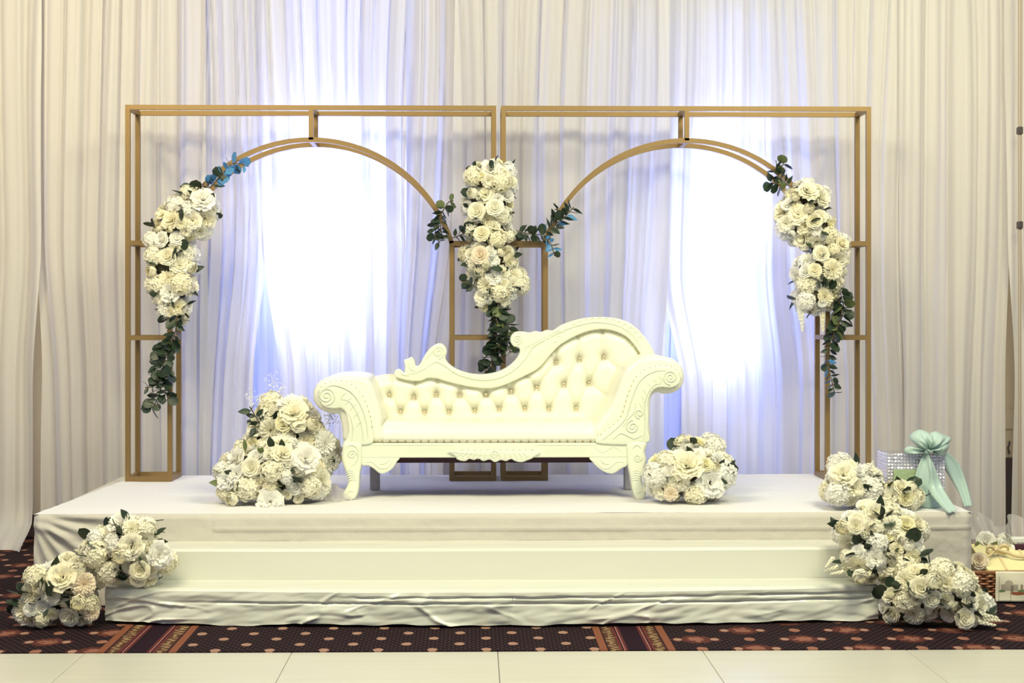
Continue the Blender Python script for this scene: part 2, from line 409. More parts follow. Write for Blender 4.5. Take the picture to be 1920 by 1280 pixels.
# ------------------------------------------------------------------ curtains
def curtain(tl, tr, bl, br, label, seed, Y0=8.47, mat='curtain', amp=.034, wave=.105, flare=False, rows=44, group='sheer curtain panels of the backdrop', twist=1.0, start=430):
    rng = random.Random(seed); top = 3.75; bot = .012
    def X(px): return at(px, 585, Y0).x
    width = X(tr)-X(tl); ncol = max(40, int(width/.0075))
    zs = [bot+.012*i for i in range(10)]+[bot+.12+(top-bot-.12)*i/rows for i in range(rows+1)]
    ph = [rng.uniform(0, 7) for _ in range(8)]
    zst = at(960, start, Y0).z
    P = []
    for z in zs:
        k = sstep(zst, .85, z); tt = max(0, min(1, (z)/top))
        a = X(tl)+(X(bl)-X(tl))*k; b = X(tr)+(X(br)-X(tr))*k; row = []
        for i in range(ncol+1):
            u = i/ncol; s0 = u*width
            wob = .020*math.sin(3.1*s0+ph[0]+1.3*z)+.016*math.sin(7.7*s0+ph[1]-.7*z*twist)
            s = s0+wob+.012*math.sin(1.7*z+ph[2]+5*s0)*twist
            n0 = noise.noise(Vector((s0*2.2, z*.35, seed*3.1)))
            big = math.sin(2*math.pi*s/(wave*2.3)+ph[3]+n0*3.0)
            mid = 1-2*abs(math.sin(math.pi*s/wave+ph[4]+n0*1.5))**.7
            fine = 1-2*abs(math.sin(math.pi*s/(wave*.37)+ph[5]+n0*4))**.8
            ft = sstep(.25, 1, tt)
            y = amp*1.25*((1.25-.55*ft)*big*.60+(.62+.1*ft)*mid+(.14+.16*ft)*fine)
            y += .012*noise.noise(Vector((s0*9, z*.8, seed)))
            x = a+(b-a)*u+.010*math.cos(2*math.pi*s/wave+ph[4])
            fl_ = 0
            if flare and z < .22:
                q = sstep(.22, 0, z); fl_ = q*q*(.24+.07*math.sin(s*17+ph[6])); x += q*.03*math.sin(s*23+ph[7])
            row.append((x, Y0+y-fl_, z))
        P.append(row)
    o = MB().grid(P).build('sheer_curtain', M[mat], None, True, 0, False, loc=(X((bl+br)/2), Y0, bot))
    tag(o, label, 'curtain', group); return o
curtain(-330, 78, -330, 60, 'leftmost ivory sheer curtain panel pooling on the carpet by the stage corner', 3, flare=True, wave=.13)
curtain(66, 392, 82, 392, 'warm ivory sheer curtain panel behind the left posts of the gold frame', 5, Y0=8.50, wave=.11)
curtain(384, 504, 384, 476, 'narrow lavender sheer curtain panel left of the glowing left backlight', 8, Y0=8.53, wave=.075, amp=.024)
curtain(492, 764, 528, 748, 'brightly backlit sheer curtain panel filling the left arch', 11, wave=.085, amp=.028)
curtain(752, 862, 742, 834, 'pale lavender sheer curtain panel beside the right leg of the left arch', 14, Y0=8.53, wave=.09)
curtain(850, 1252, 846, 1246, 'grey lavender sheer curtain panel behind the center flower column', 17, wave=.12, amp=.028)
curtain(1238, 1692, 1276, 1692, 'brightly backlit sheer curtain panel filling the right arch', 21, Y0=8.53, wave=.10, amp=.022, start=500)
curtain(1682, 1892, 1690, 1884, 'cream sheer curtain panel behind the gift box, right of the gold frame', 26, Y0=8.50, wave=.15, amp=.03)
curtain(1886, 2250, 1902, 2250, 'rightmost ivory sheer curtain panel at the door gap', 29, wave=.14)
for tl, lab, sd in ((440, 'blue tinged voile strip showing in the slit left of the glowing left arch panel', 40), (1222, 'blue tinged voile strip showing in the slit behind the high sofa arm', 41)):
    curtain(tl, tl+112, tl, tl+112, lab, sd, Y0=8.62, mat='backing', amp=.016, wave=.06, rows=30, group=None)
# pipe that carries the right curtain, with two dark clips
px = at(1912, 600, 8.32)
pp = empty('drape_pole', (px.x, 8.32, .004)); tag(pp, 'thin upright drape pole with two dark clips at the right picture edge', 'pole')
MB().tube([(px.x, 8.32, .004), (px.x, 8.32, 3.6)], .010, 8).build('pole', material('beige pole', (.40, .33, .26), .5), pp)
MB().box((px.x-.06, 8.26, .004), (px.x+.06, 8.38, .012)).build('base_plate', M['metal_dark'], pp, False)
for y in (245, 422):
    z = at(1912, y, 8.32).z
    MB().bbox((px.x-.013, 8.30, z-.021), (px.x+.013, 8.34, z+.021), .004).build('clip', M['metal_dark'], pp)

# ------------------------------------------------------------------ stage and steps
sx0 = at(62, 966, YS).x; sx1 = at(1824, 955, YS).x
st = empty('stage', ((sx0+sx1)/2, YS, .004)); tag(st, 'low white cloth covered stage platform under the sofa and gold frames', 'stage')
def stage_top():
    P = []; nx, ny = 150, 60
    for j in range(ny+1):
        y = YS+.012+(YB-YS-.012)*j/ny; row = []
        for i in range(nx+1):
            x = sx0+(sx1-sx0)*i/nx
            if i < 30: x += .10*(j/ny)*(1-i/30)           # the cloth draws in towards the back left
            z = H+.0025*noise.noise(Vector((x*2, y*9, 0)))+.0015*noise.noise(Vector((x*14, y*20, 3)))-.0012
            row.append((x, y, z))
        P.append(row)
    return MB().grid(P)
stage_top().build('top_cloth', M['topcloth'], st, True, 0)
def stage_skirt():
    P = []; nx, nz = 360, 46
    for j in range(nz+1):
        v = j/nz; z = H-v*(H-.006); row = []
        for i in range(nx+1):
            x = sx0+(sx1-sx0)*i/nx; l = x-sx0; r = sx1-x; d = 0
            dz = H-z
            # diagonal gathers that run down from the left corner
            if l < .75:
                ang = math.atan2(dz, l+.02); rad = math.hypot(l, dz)
                d += .010*math.sin(ang*22+1)*sstep(.05, .16, rad)*sstep(.75, .25, l)
                d += .012*math.exp(-((dz-.05-.28*l)/.018)**2)*sstep(.5, .1, l)
            d += .0035*noise.noise(Vector((x*5, z*9, 1)))+.002*noise.noise(Vector((x*18, z*24, 5)))
            d += .004*math.exp(-((dz-.071)/.007)**2)*(1 if l > .8 else 0)   # folded hem line
            if dz < .075 and l > .8: d += .004
            edge = sstep(0, .02, dz); d -= .012*(1-edge)
            d -= .02*sstep(.025, 0, r)+.02*sstep(.025, 0, l)
            row.append((x, YS-d, z))
        P.append(row)
    return MB().grid(P)
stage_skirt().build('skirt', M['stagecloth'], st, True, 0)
mb = MB().box((sx0+.02, YS+.03, .004), (sx1-.02, YB, H-.008)); mb.build('platform', M['stagecloth'], st, False)
# steps wrapped in white vinyl, front slightly bowed
tx0 = at(188, 1100, 6.22).x; tx1 = at(1656, 1100, 6.22).x
ss = empty('stage_steps', ((tx0+tx1)/2, 6.3, .004)); tag(ss, 'two stage steps wrapped in wrinkled white vinyl', 'steps')
def bow(x, k):
    u = 2*(x-(tx0+tx1)/2)/(tx1-tx0); return k*u*u
def step(name, y0, y1, z0, z1, wr, kbow, seed, x0, x1):
    nx = 420; P = []
    prof = []                                       # (t, kind): down the riser then over the tread
    nr, nt_ = 30, 12
    for i in range(nx+1):
        x = x0+(x1-x0)*i/nx; yb = y0+bow(x, kbow); c = []
        hem = .010+.012*noise.noise(Vector((x*2.3, seed, 0)))+.008*noise.noise(Vector((x*9, seed, 4)))
        if wr == 0: hem = 0
        for j in range(nr+1):
            v = j/nr; z = z0+hem+(z1-z0-hem-.006)*v
            d = 0
            if wr:
                e1 = noise.noise(Vector((x*3.3, z*13, seed)))
                d += wr*.55*e1+wr*.5*abs(noise.noise(Vector((x*5.5+z*9, z*22-x*3, seed+3))))
                d += wr*.20*noise.noise(Vector((x*16-z*22, z*44, seed+8)))
                d += wr*.75*max(0, 1-7*abs(noise.noise(Vector((x*3.1+z*7, z*10-x*1.2, seed+11)))))**2*sstep(-.1, .25, noise.noise(Vector((x*1.7, 3, seed))))
                d += wr*.55*max(0, 1-8*abs(noise.noise(Vector((x*4.4-z*12, z*9, seed+17)))))**2*sstep(-.05, .2, noise.noise(Vector((x*2.3, 8, seed))))
                for zz, a in ((.122, .9), (.098, .8)):
                    jit = .004*noise.noise(Vector((x*6, zz*50, seed)))+.004*noise.noise(Vector((x*31, zz*50, seed)))*math.exp(-((x+.55)/.25)**2)
                    on = sstep(-.2, .1, noise.noise(Vector((x*1.1, zz*30, seed+5)))+.25)
                    d -= wr*a*on*math.exp(-((z-z0-zz-jit)/.0035)**2)
                d *= sstep(0, .03, z1-z)
                d += .012*math.exp(-((z-z0)/.03)**2)*noise.noise(Vector((x*4, 9, seed)))
            else: d = .0018*noise.noise(Vector((x*3, z*8, seed)))
            # a seam near the middle where two sheets of vinyl meet
            d -= .006*math.exp(-((x-.15-.1*(z-z0))/.006)**2)*(1 if wr else .4)
            c.append((x, yb-d, z))
        for j in range(1, nt_+1):
            v = j/nt_; y = yb+.006+(y1-yb-.006)*v
            zz = z1+.0015*noise.noise(Vector((x*4, y*12, seed)))-(.003 if j == 1 else 0)*0
            c.append((x, y, zz))
        P.append(c)
    o = MB().grid(P).build(name, M['plastic'], ss, True, 0); return o
step('lower_step', 6.20, 6.47, .004, .157, .016, .10, 2.2, tx0, tx1)
step('upper_step', 6.45, 6.70, .15, .289, 0, .03, 5.1, tx0+.01, tx1-.01)
for n, (ya, yb, za, zb) in (('step_carcass', (6.36, 6.68, .004, .148)), ('step_carcass', (6.52, 6.68, .148, .28))):
    MB().box((tx0+.012, ya, za), (tx1-.012, yb, zb)).build(n, M['plastic'], ss, False)

# ------------------------------------------------------------------ gold arch frames
YG0, YG1 = 8.0, 8.235; hw = .0125
def gold_frame(xl, il, ir, xr, label):
    x0 = at(xl, 585, YG0).x; x1 = at(il, 585, YG0).x; x2 = at(ir, 585, YG0).x; x3 = at(xr, 585, YG0).x
    zt = at(960, 203, YG0).z; zs = at(960, 456, YG0).z; zm = at(960, 633, YG0).z; zb = H+.013
    za = at(960, 263, YG0).z; xm = (x1+x2)/2
    root = empty('gold_arch_frame', (xm, (YG0+YG1)/2, H)); tag(root, label, 'arch frame', 'gold arch frames on the stage')
    def bar(name, p, q): MB().tube([p, q], hw, 4, True, True).build(name, M['gold'], root, False)
    for y in (YG0, YG1):
        bar('post', (x0, y, zb-hw), (x0, y, zt+hw)); bar('post', (x3, y, zb-hw), (x3, y, zt+hw))
        bar('inner_post', (x1, y, zb-hw), (x1, y, zs+hw)); bar('inner_post', (x2, y, zb-hw), (x2, y, zs+hw))
        bar('top_rail', (x0+hw, y, zt), (x3-hw, y, zt))
        bar('drop_strut', (xm, y, za), (xm, y, zt-hw))
        for a, b in ((x0, x1), (x2, x3)):
            for z in (zs, zm, zb): bar('crossbar', (a+hw, y, z), (b-hw, y, z))
        c = (x2-x1)/2; h = za-zs; Rr = (c*c+h*h)/(2*h); zc = za-Rr; a0 = math.asin(min(1, c/Rr)); P = []
        for k in range(61):
            a = -a0+2*a0*k/60; P.append((xm+Rr*math.sin(a), y, zc+Rr*math.cos(a)))
        MB().tube(P, hw, 4, True, True).build('arch', M['gold'], root, True, 30)
    for x, z in ((x0, zt), (x3, zt), (xm, zt), (xm, za), (x0, zs), (x1, zs), (x2, zs), (x3, zs), (x0, zm), (x1, zm), (x2, zm), (x3, zm), (x0, zb), (x1, zb), (x2, zb), (x3, zb)):
        bar('spacer', (x, YG0+hw, z), (x, YG1-hw, z))
    return root
gold_frame(240, 319, 847, 926, 'left gold metal arch frame behind the low arm of the sofa')
gold_frame(944, 1023, 1551, 1628, 'right gold metal arch frame behind the high arm of the sofa')

# ------------------------------------------------------------------ the sofa
YA = 7.20; YBK = 7.66                        # sofa front face, backrest face
def ol(pts, Y, k=5, closed=True):
    """photo outline at distance Y as a smooth (x,z) loop"""
    q = [at(p[0], p[1], Y) for p in pts]
    return [(v.x, v.y) for v in crom([Vector((p.x, p.z)) for p in q], k, closed)]
sb = at(936, 937, YA)
sofa = empty('chaise_sofa', (sb.x, 7.45, H)); tag(sofa, 'cream tufted chaise sofa with carved crest, one high arm and crystal buttons', 'sofa')
def studs(path, name, parent, Y, step_=.0235, r=.0042):
    """row of nailheads along an (x,z) path"""
    mb = MB(); acc = 0
    for a, b in zip(path, path[1:]):
        a = Vector(a); b = Vector(b); L = (b-a).length
        while acc < L:
            p = a+(b-a)*(acc/L); mb.sphere((p.x, Y, p.y), (r, r*.7, r), 7, 4); acc += step_
        acc -= L
    o = mb.build(name, M['stud'], parent, True, 0); o['kind'] = 'stuff'; return o
def spiral(mb, px, py, r0, turns, direction, a0, r=.0045, Y=YA):
    c = at(px, py, Y); P = []; n = int(turns*18)
    for i in range(n+1):
        t = i/n; a = a0+direction*2*math.pi*turns*t; q = r0*mpp(Y)*(1-.88*t)
        P.append((c.x+q*math.cos(a), Y, c.z+q*math.sin(a)))
    mb.tube(P, r, 6)
def line(mb, pts, r=.004, Y=YA, k=5):
    v = crom([Vector((at(x, y, Y).x, at(x, y, Y).z)) for x, y in pts], k)
    n = len(v); mb.tube([(p.x, Y, p.y) for p in v], [r*(.35+.65*math.sin(math.pi*(.12+.8*i/(n-1)))) for i in range(n)], 6)

# arms: padded roll, carved front panel, nailheads
armL = [(707,829),(715,797),(713,772),(706,747),(695,718),(680,707),(650,704),(620,706),(602,713),(590,725),(586,742),(590,757),(602,769),(620,776),(634,777),(638,790),(641,806),(648,829)]
armR = [(1122,829),(1113,808),(1130,784),(1144,766),(1156,740),(1168,706),(1180,687),(1200,673),(1225,668),(1255,670),(1275,682),(1284,702),(1281,722),(1268,735),(1248,739),(1232,736),(1222,748),(1219,790),(1213,829)]
panL = [(697,831),(697,801),(693,779),(687,760),(677,740),(666,727),(651,718),(632,714),(613,718),(601,727),(597,741),(601,755),(610,763),(626,766),(638,765),(645,769),(649,776),(652,791),(654,807),(650,822),(646,832)]
panR = [(1122,831),(1128,815),(1150,797),(1166,779),(1177,743),(1190,712),(1205,697),(1225,688),(1250,686),(1268,693),(1276,708),(1272,720),(1258,727),(1242,726),(1228,729),(1219,740),(1215,756),(1216,775),(1215,804),(1211,831)]
for nm, A, Pn in (('arm', armL, panL), ('arm', armR, panR)):
    arm = MB().prism(ol(A, YA), YA+.012, YBK+.09, .026, 5).build('arm', M['leather'], sofa, True, 50)
    pnl = MB().prism(ol(Pn, YA), YA-.010, YA+.03, .007, 3).build('arm_panel', M['lacquer'], sofa, True, 50)
    edge = [p for p in Pn if p[1] < 830]
    studs([tuple(v) for v in crom([Vector((at(x, y, YA).x, at(x, y, YA).z)) for x, y in (edge[:-4])], 5)], 'nailhead_trim', arm, YA+.010, .026, .0036)
    mb = MB(); Yc = YA-.010
    if A is armL:
        spiral(mb, 612, 742, 17, 2.1, 1, -math.pi/2, Y=Yc)
        line(mb, [(690,820),(687,790),(677,760),(662,738),(645,727),(625,722),(608,727)], .005, Yc)
        line(mb, [(682,826),(678,796),(668,770),(655,752),(640,748)], .004, Yc)
        line(mb, [(660,826),(662,806),(659,786),(652,772)], .0035, Yc)
        for q in ((650,735),(660,745),(668,757),(675,771),(680,788)): line(mb, [q, (q[0]-7, q[1]+5), (q[0]-11, q[1]+13)], .0035, Yc)
    else:
        spiral(mb, 1257, 707, 14, 2.1, -1, -math.pi/2, Y=Yc)
        line(mb, [(1130,824),(1154,804),(1172,784),(1184,748),(1196,719),(1212,703),(1232,695),(1250,695)], .0045, Yc)
        line(mb, [(1207,822),(1209,790),(1208,760),(1214,738),(1226,722),(1240,718)], .004, Yc)
        spiral(mb, 1186, 800, 13, 1.8, 1, math.pi/2, Y=Yc); spiral(mb, 1199, 775, 9, 1.5, -1, -math.pi/2, Y=Yc)
        for q in ((1198,755),(1202,742),(1206,730),(1214,717),(1224,709),(1235,704)): line(mb, [q, (q[0]+5, q[1]+6), (q[0]+4, q[1]+13)], .0035, Yc)
        line(mb, [(1150,822),(1164,812),(1176,816),(1190,822),(1204,815)], .004, Yc); line(mb, [(1168,800),(1176,786),(1190,770),(1190,752)], .004, Yc)
    mb.build('carving', M['lacquer'], pnl, True, 60)

# cabriole front legs, straight rear legs
legL = [(676,829),(678,857),(678,872),(675,886),(674,905),(672,921),(665,935),(655,937),(647,935),(643,926),(648,916),(653,903),(651,890),(645,876),(641,860),(642,842),(646,829)]
legR = [(1177,829),(1176,854),(1177,872),(1181,891),(1185,916),(1192,935),(1203,937),(1209,932),(1212,919),(1206,908),(1203,898),(1206,885),(1210,872),(1212,860),(1209,847),(1211,829)]
for L, sgn in ((legL, -1), (legR, 1)):
    leg = MB().prism(ol(L, YA), YA-.014, YA+.075, .014, 4).build('leg', M['lacquer'], sofa, True, 55)
    mb = MB(); Yc = YA-.014
    if sgn < 0:
        for i in range(5): line(mb, [(648+i, 884+i*4), (655+i, 881+i*4.5), (664+i*1.2, 885+i*4)], .003, Yc)
        spiral(mb, 660, 852, 9, 1.6, 1, 0, .0035, Yc); line(mb, [(650,838),(658,834),(668,838),(672,850),(668,866),(658,874)], .0035, Yc)
        line(mb, [(649,928),(655,920),(664,922)], .003, Yc)
    else:
        for i in range(5): line(mb, [(1186-i*.5, 884+i*4), (1193, 881+i*4.5), (1202-i, 885+i*4)], .003, Yc)
        spiral(mb, 1195, 858, 8, 1.6, -1, 0, .0035, Yc); line(mb, [(1186,840),(1194,834),(1203,840)], .0035, Yc); line(mb, [(1194,925),(1200,920),(1207,924)], .003, Yc)
    mb.build('carving', M['lacquer'], leg, True, 60)
for x0, x1, top in ((694, 712, 850), (1170, 1187, 850)):
    a = at(x0, 917, 7.6); b = at(x1, top, 7.6)
    MB().bbox((a.x, 7.58, H), (b.x, 7.63, b.z), .004).build('rear_leg', M['rearleg'], sofa)
# front rail with bead lines and the three apron pieces
r0 = at(676, 858, YA); r1 = at(1178, 829.5, YA)
rail = MB().bbox((r0.x, YA, r0.z), (r1.x, YA+.05, r1.z), .004).build('front_rail', M['lacquer'], sofa)
mb = MB(); Yc = YA
for x in range(760, 846, 5): line(mb, [(x, 853), (x+10, 836)], .0018, Yc, 2)
for x in range(1020, 1094, 5): line(mb, [(x, 853), (x+10, 836)], .0018, Yc, 2)
line(mb, [(700,834),(850,834)], .002, Yc); line(mb, [(1000,834),(1120,834)], .002, Yc)
for x in range(858, 1000, 12):
    line(mb, [(x, 856), (x+3, 846), (x+9, 842), (x+12, 850)], .004, Yc); line(mb, [(x+4, 857), (x+8, 850)], .0035, Yc)
line(mb, [(1115,838),(1130,848),(1150,838),(1168,849)], .002, Yc); mb.build('carving', M['lacquer'], rail, True, 60)
apL = [(678,856),(745,856),(743,867),(735,879),(722,887),(711,887),(701,879),(690,873),(679,872)]
apR = [(1109,856),(1113,868),(1123,878),(1139,887),(1152,887),(1164,879),(1176,872),(1176,856)]
for A in (apL, apR): 
    ap = MB().prism(ol(A, YA, 4), YA+.002, YA+.03, .005, 2).build('apron_bracket', M['lacquer'], sofa, True, 50)
    mb = MB(); f = (lambda x: x) if A is apL else (lambda x: 1854-x)
    line(mb, [(f(684),866),(f(698),866),(f(712),877),(f(726),876),(f(737),864)], .003, YA+.002); line(mb, [(f(712),870),(f(722),868),(f(730),861)], .003, YA+.002)
    mb.build('carving', M['lacquer'], ap, True, 60)
apC = [(850,845),(853,854),(860,862),(872,864),(880,860),(889,862),(897,859),(906,864),(918,861),(928,866),(939,862),(949,864),(958,860),(966,864),(978,866),(990,862),(1000,857),(1002,845)]
ap = MB().prism(ol(apC, YA, 4), YA-.012, YA+.02, .006, 2).build('apron_shell', M['lacquer'], sofa, True, 50)
mb = MB()
for i, x in enumerate(range(858, 998, 10)): line(mb, [(x+ (927-x)*.12, 848), (x, 855), (x-1, 861)], .0032, YA-.012)
spiral(mb, 927, 852, 8, 1.5, 1, 0, .0035, YA-.012); mb.build('carving', M['lacquer'], ap, True, 60)
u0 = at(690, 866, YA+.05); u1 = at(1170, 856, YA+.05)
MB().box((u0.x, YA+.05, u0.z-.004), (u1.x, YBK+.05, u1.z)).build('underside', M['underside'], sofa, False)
# seat cushion
c0 = at(706, 829, YA+.01); c1 = at(1124, 829, YA+.01); zc1 = at(900, 793, YA+.03).z
def cushion():
    P = []; nx = 90
    prof = [(YA+.012, c0.z), (YA+.002, c0.z+.012)]
    for k in range(9):
        a = math.pi/2*k/8; prof.append((YA+.012-.022*math.cos(a)*.6+.05*(1-math.cos(a)), c0.z+.02+(zc1-c0.z-.02)*math.sin(a)))
    for k in range(1, 14): prof.append((YA+.062+(YBK-YA-.02)*k/13, zc1+.004*math.sin(math.pi*k/13)))
    for i in range(nx+1):
        u = i/nx; x = c0.x+(c1.x-c0.x)*u; e = 1-(1-sstep(0, .035, u))*1.0; e2 = sstep(0, .03, 1-u); q = min(e, e2)
        row = []
        for (y, z) in prof:
            zz = c0.z+(z-c0.z)*(.72+.28*q)+.0016*noise.noise(Vector((x*7, y*7, 0)))
            row.append((x, y+.02*(1-q), zz))
        P.append(row)
    return MB().grid(P)
cu = cushion().build('seat_cushion', M['leather'], sofa, True, 0, False)
MB().box((c0.x-.03, YA+.04, at(900, 856, YA+.04).z), (c1.x+.05, YBK+.06, c0.z+.01)).build('seat_base', M['leather'], sofa, False)
studs([(at(x, 827, YA).x, at(x, 827, YA).z) for x in (702, 1122)], 'nailhead_trim', cu, YA-.001, .0372, .0046)
# tufted backrest
crest_low = [(694,712),(720,707),(745,706),(770,712),(790,712),(802,707),(820,708),(840,714),(880,723),(920,726),(950,718),(985,702),(1010,688),(1030,665),(1050,645),(1080,628),(1110,618),(1140,617),(1170,628),(1190,648),(1204,672),(1216,700)]
BT = [(730,740),(776,744),(818,739),(862,740),(911,739),(958,733),(1006,726),(1057,720),(1104,718),(751,771),(796,772),(842,772),(890,769),(936,766),(984,765),(1029,766),(1080,765),(1043,679),(1086,673),(1132,669)]
segs = []
for i, a in enumerate(BT):
    for b in BT[i+1:]:
        if 14 < abs(a[0]-b[0]) < 40 and 18 < abs(a[1]-b[1]) < 56: segs.append((a, b))
for x, y in ((1043,679),(1086,673),(1132,669)): segs.append(((x, y), (x-4, y-60)))
segs += [((1132,669),(1172,702)), ((1104,718),(1150,752)), ((958,733),(930,700)), ((1006,726),(975,690)), ((1043,679),(1022,655))]
for x, y in BT[9:17]: segs.append(((x, y), (x+2, y+30)))
for x, y in BT[:6]: segs.append(((x, y), (x+4, y-34)))
def sdist(p, a, b):
    ax, ay = a; bx, by = b; dx, dy = bx-ax, by-ay; t = max(0, min(1, ((p[0]-ax)*dx+(p[1]-ay)*dy)/(dx*dx+dy*dy)))
    return math.hypot(p[0]-ax-t*dx, p[1]-ay-t*dy)
def backrest():
    P = []; nx, nz = 210, 84
    for i in range(nx+1):
        x = 692+(1214-692)*i/nx; top = interp(crest_low, x)-5; row = []
        for j in range(nz+1):
            y = 802+(top-802)*j/nz
            d = .034
            for b in BT:
                q = math.hypot(x-b[0], y-b[1])
                if q < 60: d -= .020*math.exp(-(q/13)**2)+.012*math.exp(-(q/4.5)**2)
            for a, b in segs:
                if min(a[0], b[0])-16 < x < max(a[0], b[0])+16:
                    q = sdist((x, y), a, b)
                    if q < 18: d -= .010*math.exp(-(q/3.0)**2)+.006*math.exp(-(q/8)**2)
            d -= .03*(1-sstep(0, 22, y-top))
            w = at(x, y, YBK); row.append((w.x, YBK-d, w.z))
        P.append(row)
    mb = MB().grid(P)
    back = [P[i][0] for i in range(0, nx+1)]
    # closed, flat rear
    B = [[(P[i][j][0], YBK+.06, P[i][j][2]) for j in (0, nz)] for i in range(nx+1)]
    mb.grid([[B[i][1], B[i][0]] for i in range(nx+1)])
    mb.grid([[P[i][nz], B[i][1]] for i in range(nx+1)]); mb.grid([[P[0][j], (P[0][j][0], YBK+.06, P[0][j][2])] for j in range(nz+1)])
    return mb
bk = backrest().build('backrest', M['leather'], sofa, True, 60)
btn = MB().sphere((0, 0, 0), (.0095, .007, .0095), 10, 6).mesh('button', M['crystal'], True, 0)
for x, y in BT:
    w = at(x, y, YBK); o = bpy.data.objects.new('button', btn); put(o, sofa, (w.x, YBK-.010, w.z))
    o['label'] = 'crystal tufting button'
# carved crest rail
crest_top = [(740,699),(742,694),(748,691),(755,695),(759,698),(760,686),(758,675),(764,672),(773,669),(778,677),(780,685),(787,683),(793,672),(801,659),(812,648),(825,643),(835,649),(838,660),(835,669),(841,680),(856,691),(880,699),(905,701),(930,697),(950,688),(966,674),(974,660),(972,651),(963,649),(957,640),(958,630),(966,622),(980,621),(993,623),(1004,620),(1014,622),(1025,618),(1036,619),(1050,610),(1070,602),(1095,596),(1120,594),(1145,595),(1168,600),(1188,611),(1205,628),(1218,647),(1230,672)]
cl = [(x, y+1) for x, y in crest_low if 745 <= x <= 1206]
crest = MB().prism(ol(crest_top+[(1232,700),(1210,694)]+cl[::-1], YBK, 4), YBK-.045, YBK+.045, .008, 3).build('crest_rail', M['lacquer'], sofa, True, 50)
mb = MB(); Yc = YBK-.045
spiral(mb, 822, 660, 12, 1.9, 1, -math.pi/2, .004, Yc); spiral(mb, 970, 636, 9, 1.7, 1, -math.pi/2, .004, Yc)
line(mb, [(752,702),(775,700),(790,694),(806,684),(818,678),(835,686),(860,702),(900,712),(935,708),(962,694),(985,672),(1000,650),(1030,632),(1060,618),(1095,607),(1125,604),(1160,611),(1185,627),(1202,650)], .0045, Yc)
line(mb, [(766,680),(770,692),(783,697)], .004, Yc); line(mb, [(797,676),(806,664),(818,652)], .004, Yc); line(mb, [(748,696),(756,702),(768,704)], .004, Yc)
for t in range(9):
    x = 845+t*14; y = interp([(845,694),(880,706),(905,709),(930,706),(957,694)], x); line(mb, [(x, y+8), (x+4, y+2), (x+10, y+1)], .003, Yc)
for t in range(12):
    a = (980+t*5, 660-t*2.6); line(mb, [a, (a[0]+5, a[1]-9), (a[0]+14, a[1]-12), (a[0]+20, a[1]-7)], .0032, Yc)
for t in range(16):
    an = R(150-t*7.5); q = (1118+96*math.cos(an), 690-90*math.sin(an)); line(mb, [q, (q[0]+5, q[1]-5), (q[0]+11, q[1]-3)], .003, Yc)
mb.build('carving', M['lacquer'], crest, True, 60)
studs([tuple(v) for v in crom([Vector((at(x, y+3, YBK).x, at(x, y+3, YBK).z)) for x, y in crest_low if 1060 <= x <= 1206], 5)], 'nailhead_trim', crest, YBK-.038, .026, .0036)
# back panel closes the sofa from behind
bp = [(700,840),(1210,840),(1214,700),(1190,650),(1140,625),(1080,634),(1030,672),(985,705),(920,728),(840,716),(745,708),(700,712)]
MB().prism([(at(x, y, YBK).x, at(x, y, YBK).z) for x, y in bp], YBK+.05, YBK+.075, .004, 2).build('rear_panel', M['lacquer'], sofa, False)

# ------------------------------------------------------------------ flowers: one mesh per kind of bloom, shared
def petal(mb, ang, r0, z0, L, tilt, half, curl, nu=4, nv=4, ruff=0, rng=random):
    P = []
    ph = rng.uniform(0, 6)
    for j in range(nv+1):
        v = j/nv; wdt = half*(.45+.75*math.sin(math.pi*(.18+.62*v)))*(1 if v < .99 else .8); row = []
        for i in range(nu+1):
            u = -1+2*i/nu
            rad = r0+L*v*math.sin(tilt)+curl*v*v; z = z0+L*v*math.cos(tilt)-curl*.7*v*v-.10*L*abs(u)**2*v
            rad *= 1-.08*(1-abs(u))*v; z += ruff*v*math.sin(u*6+ph)
            a = ang+u*wdt
            row.append((rad*math.cos(a), rad*math.sin(a), z))
        P.append(row)
    mb.grid(P)
def rose(seed, full=True):
    rng = random.Random(seed); mb = MB()
    rings = [(.05, 3, .05, 1.1, .02), (.14, 4, .22, .95, .05), (.24, 5, .45, .80, .08), (.33, 5, .75, .72, .10), (.38, 6, 1.05, .62, .12)]
    for k, (r0, n, tilt, half, curl) in enumerate(rings):
        for i in range(n):
            petal(mb, 2*math.pi*(i+rng.uniform(-.15, .15))/n+k*.7, r0, -.30+.02*k, (.78-.06*k)*rng.uniform(.92, 1.06), tilt*rng.uniform(.9, 1.1), half, curl, 4, 4, .03, rng)
    mb.sphere((0, 0, -.2), (.32, .32, .34), 8, 4)
    return mb
def ranunculus(seed):
    """cupped ball whose petals end in concentric open rims"""
    rng = random.Random(seed); mb = MB()
    for k, (rim, rr, n) in enumerate(((.98, .74, 6), (.80, .68, 6), (.62, .61, 5), (.46, .53, 5), (.30, .45, 4), (.16, .36, 3))):
        for i in range(n):
            a0 = 2*math.pi*(i+rng.uniform(-.2, .2))/n+k*.8; P = []; lift = rng.uniform(-.05, .05)
            for j in range(6):
                v = j/5; t = 2.2-(2.2-rim-lift)*v; row = []
                for q in range(5):
                    u = -1+2*q/4; r_ = rr*(1+.10*v**4-.05*(1-abs(u))+.03*abs(u)); a = a0+u*(3.6/n)*(1-.15*v)
                    t2 = t+.16*u*u*v
                    row.append((r_*math.sin(t2)*math.cos(a), r_*math.sin(t2)*math.sin(a), r_*math.cos(t2)-.03*k))
                P.append(row)
            mb.grid(P)
    mb.sphere((0, 0, -.18), .42, 8, 5); return mb
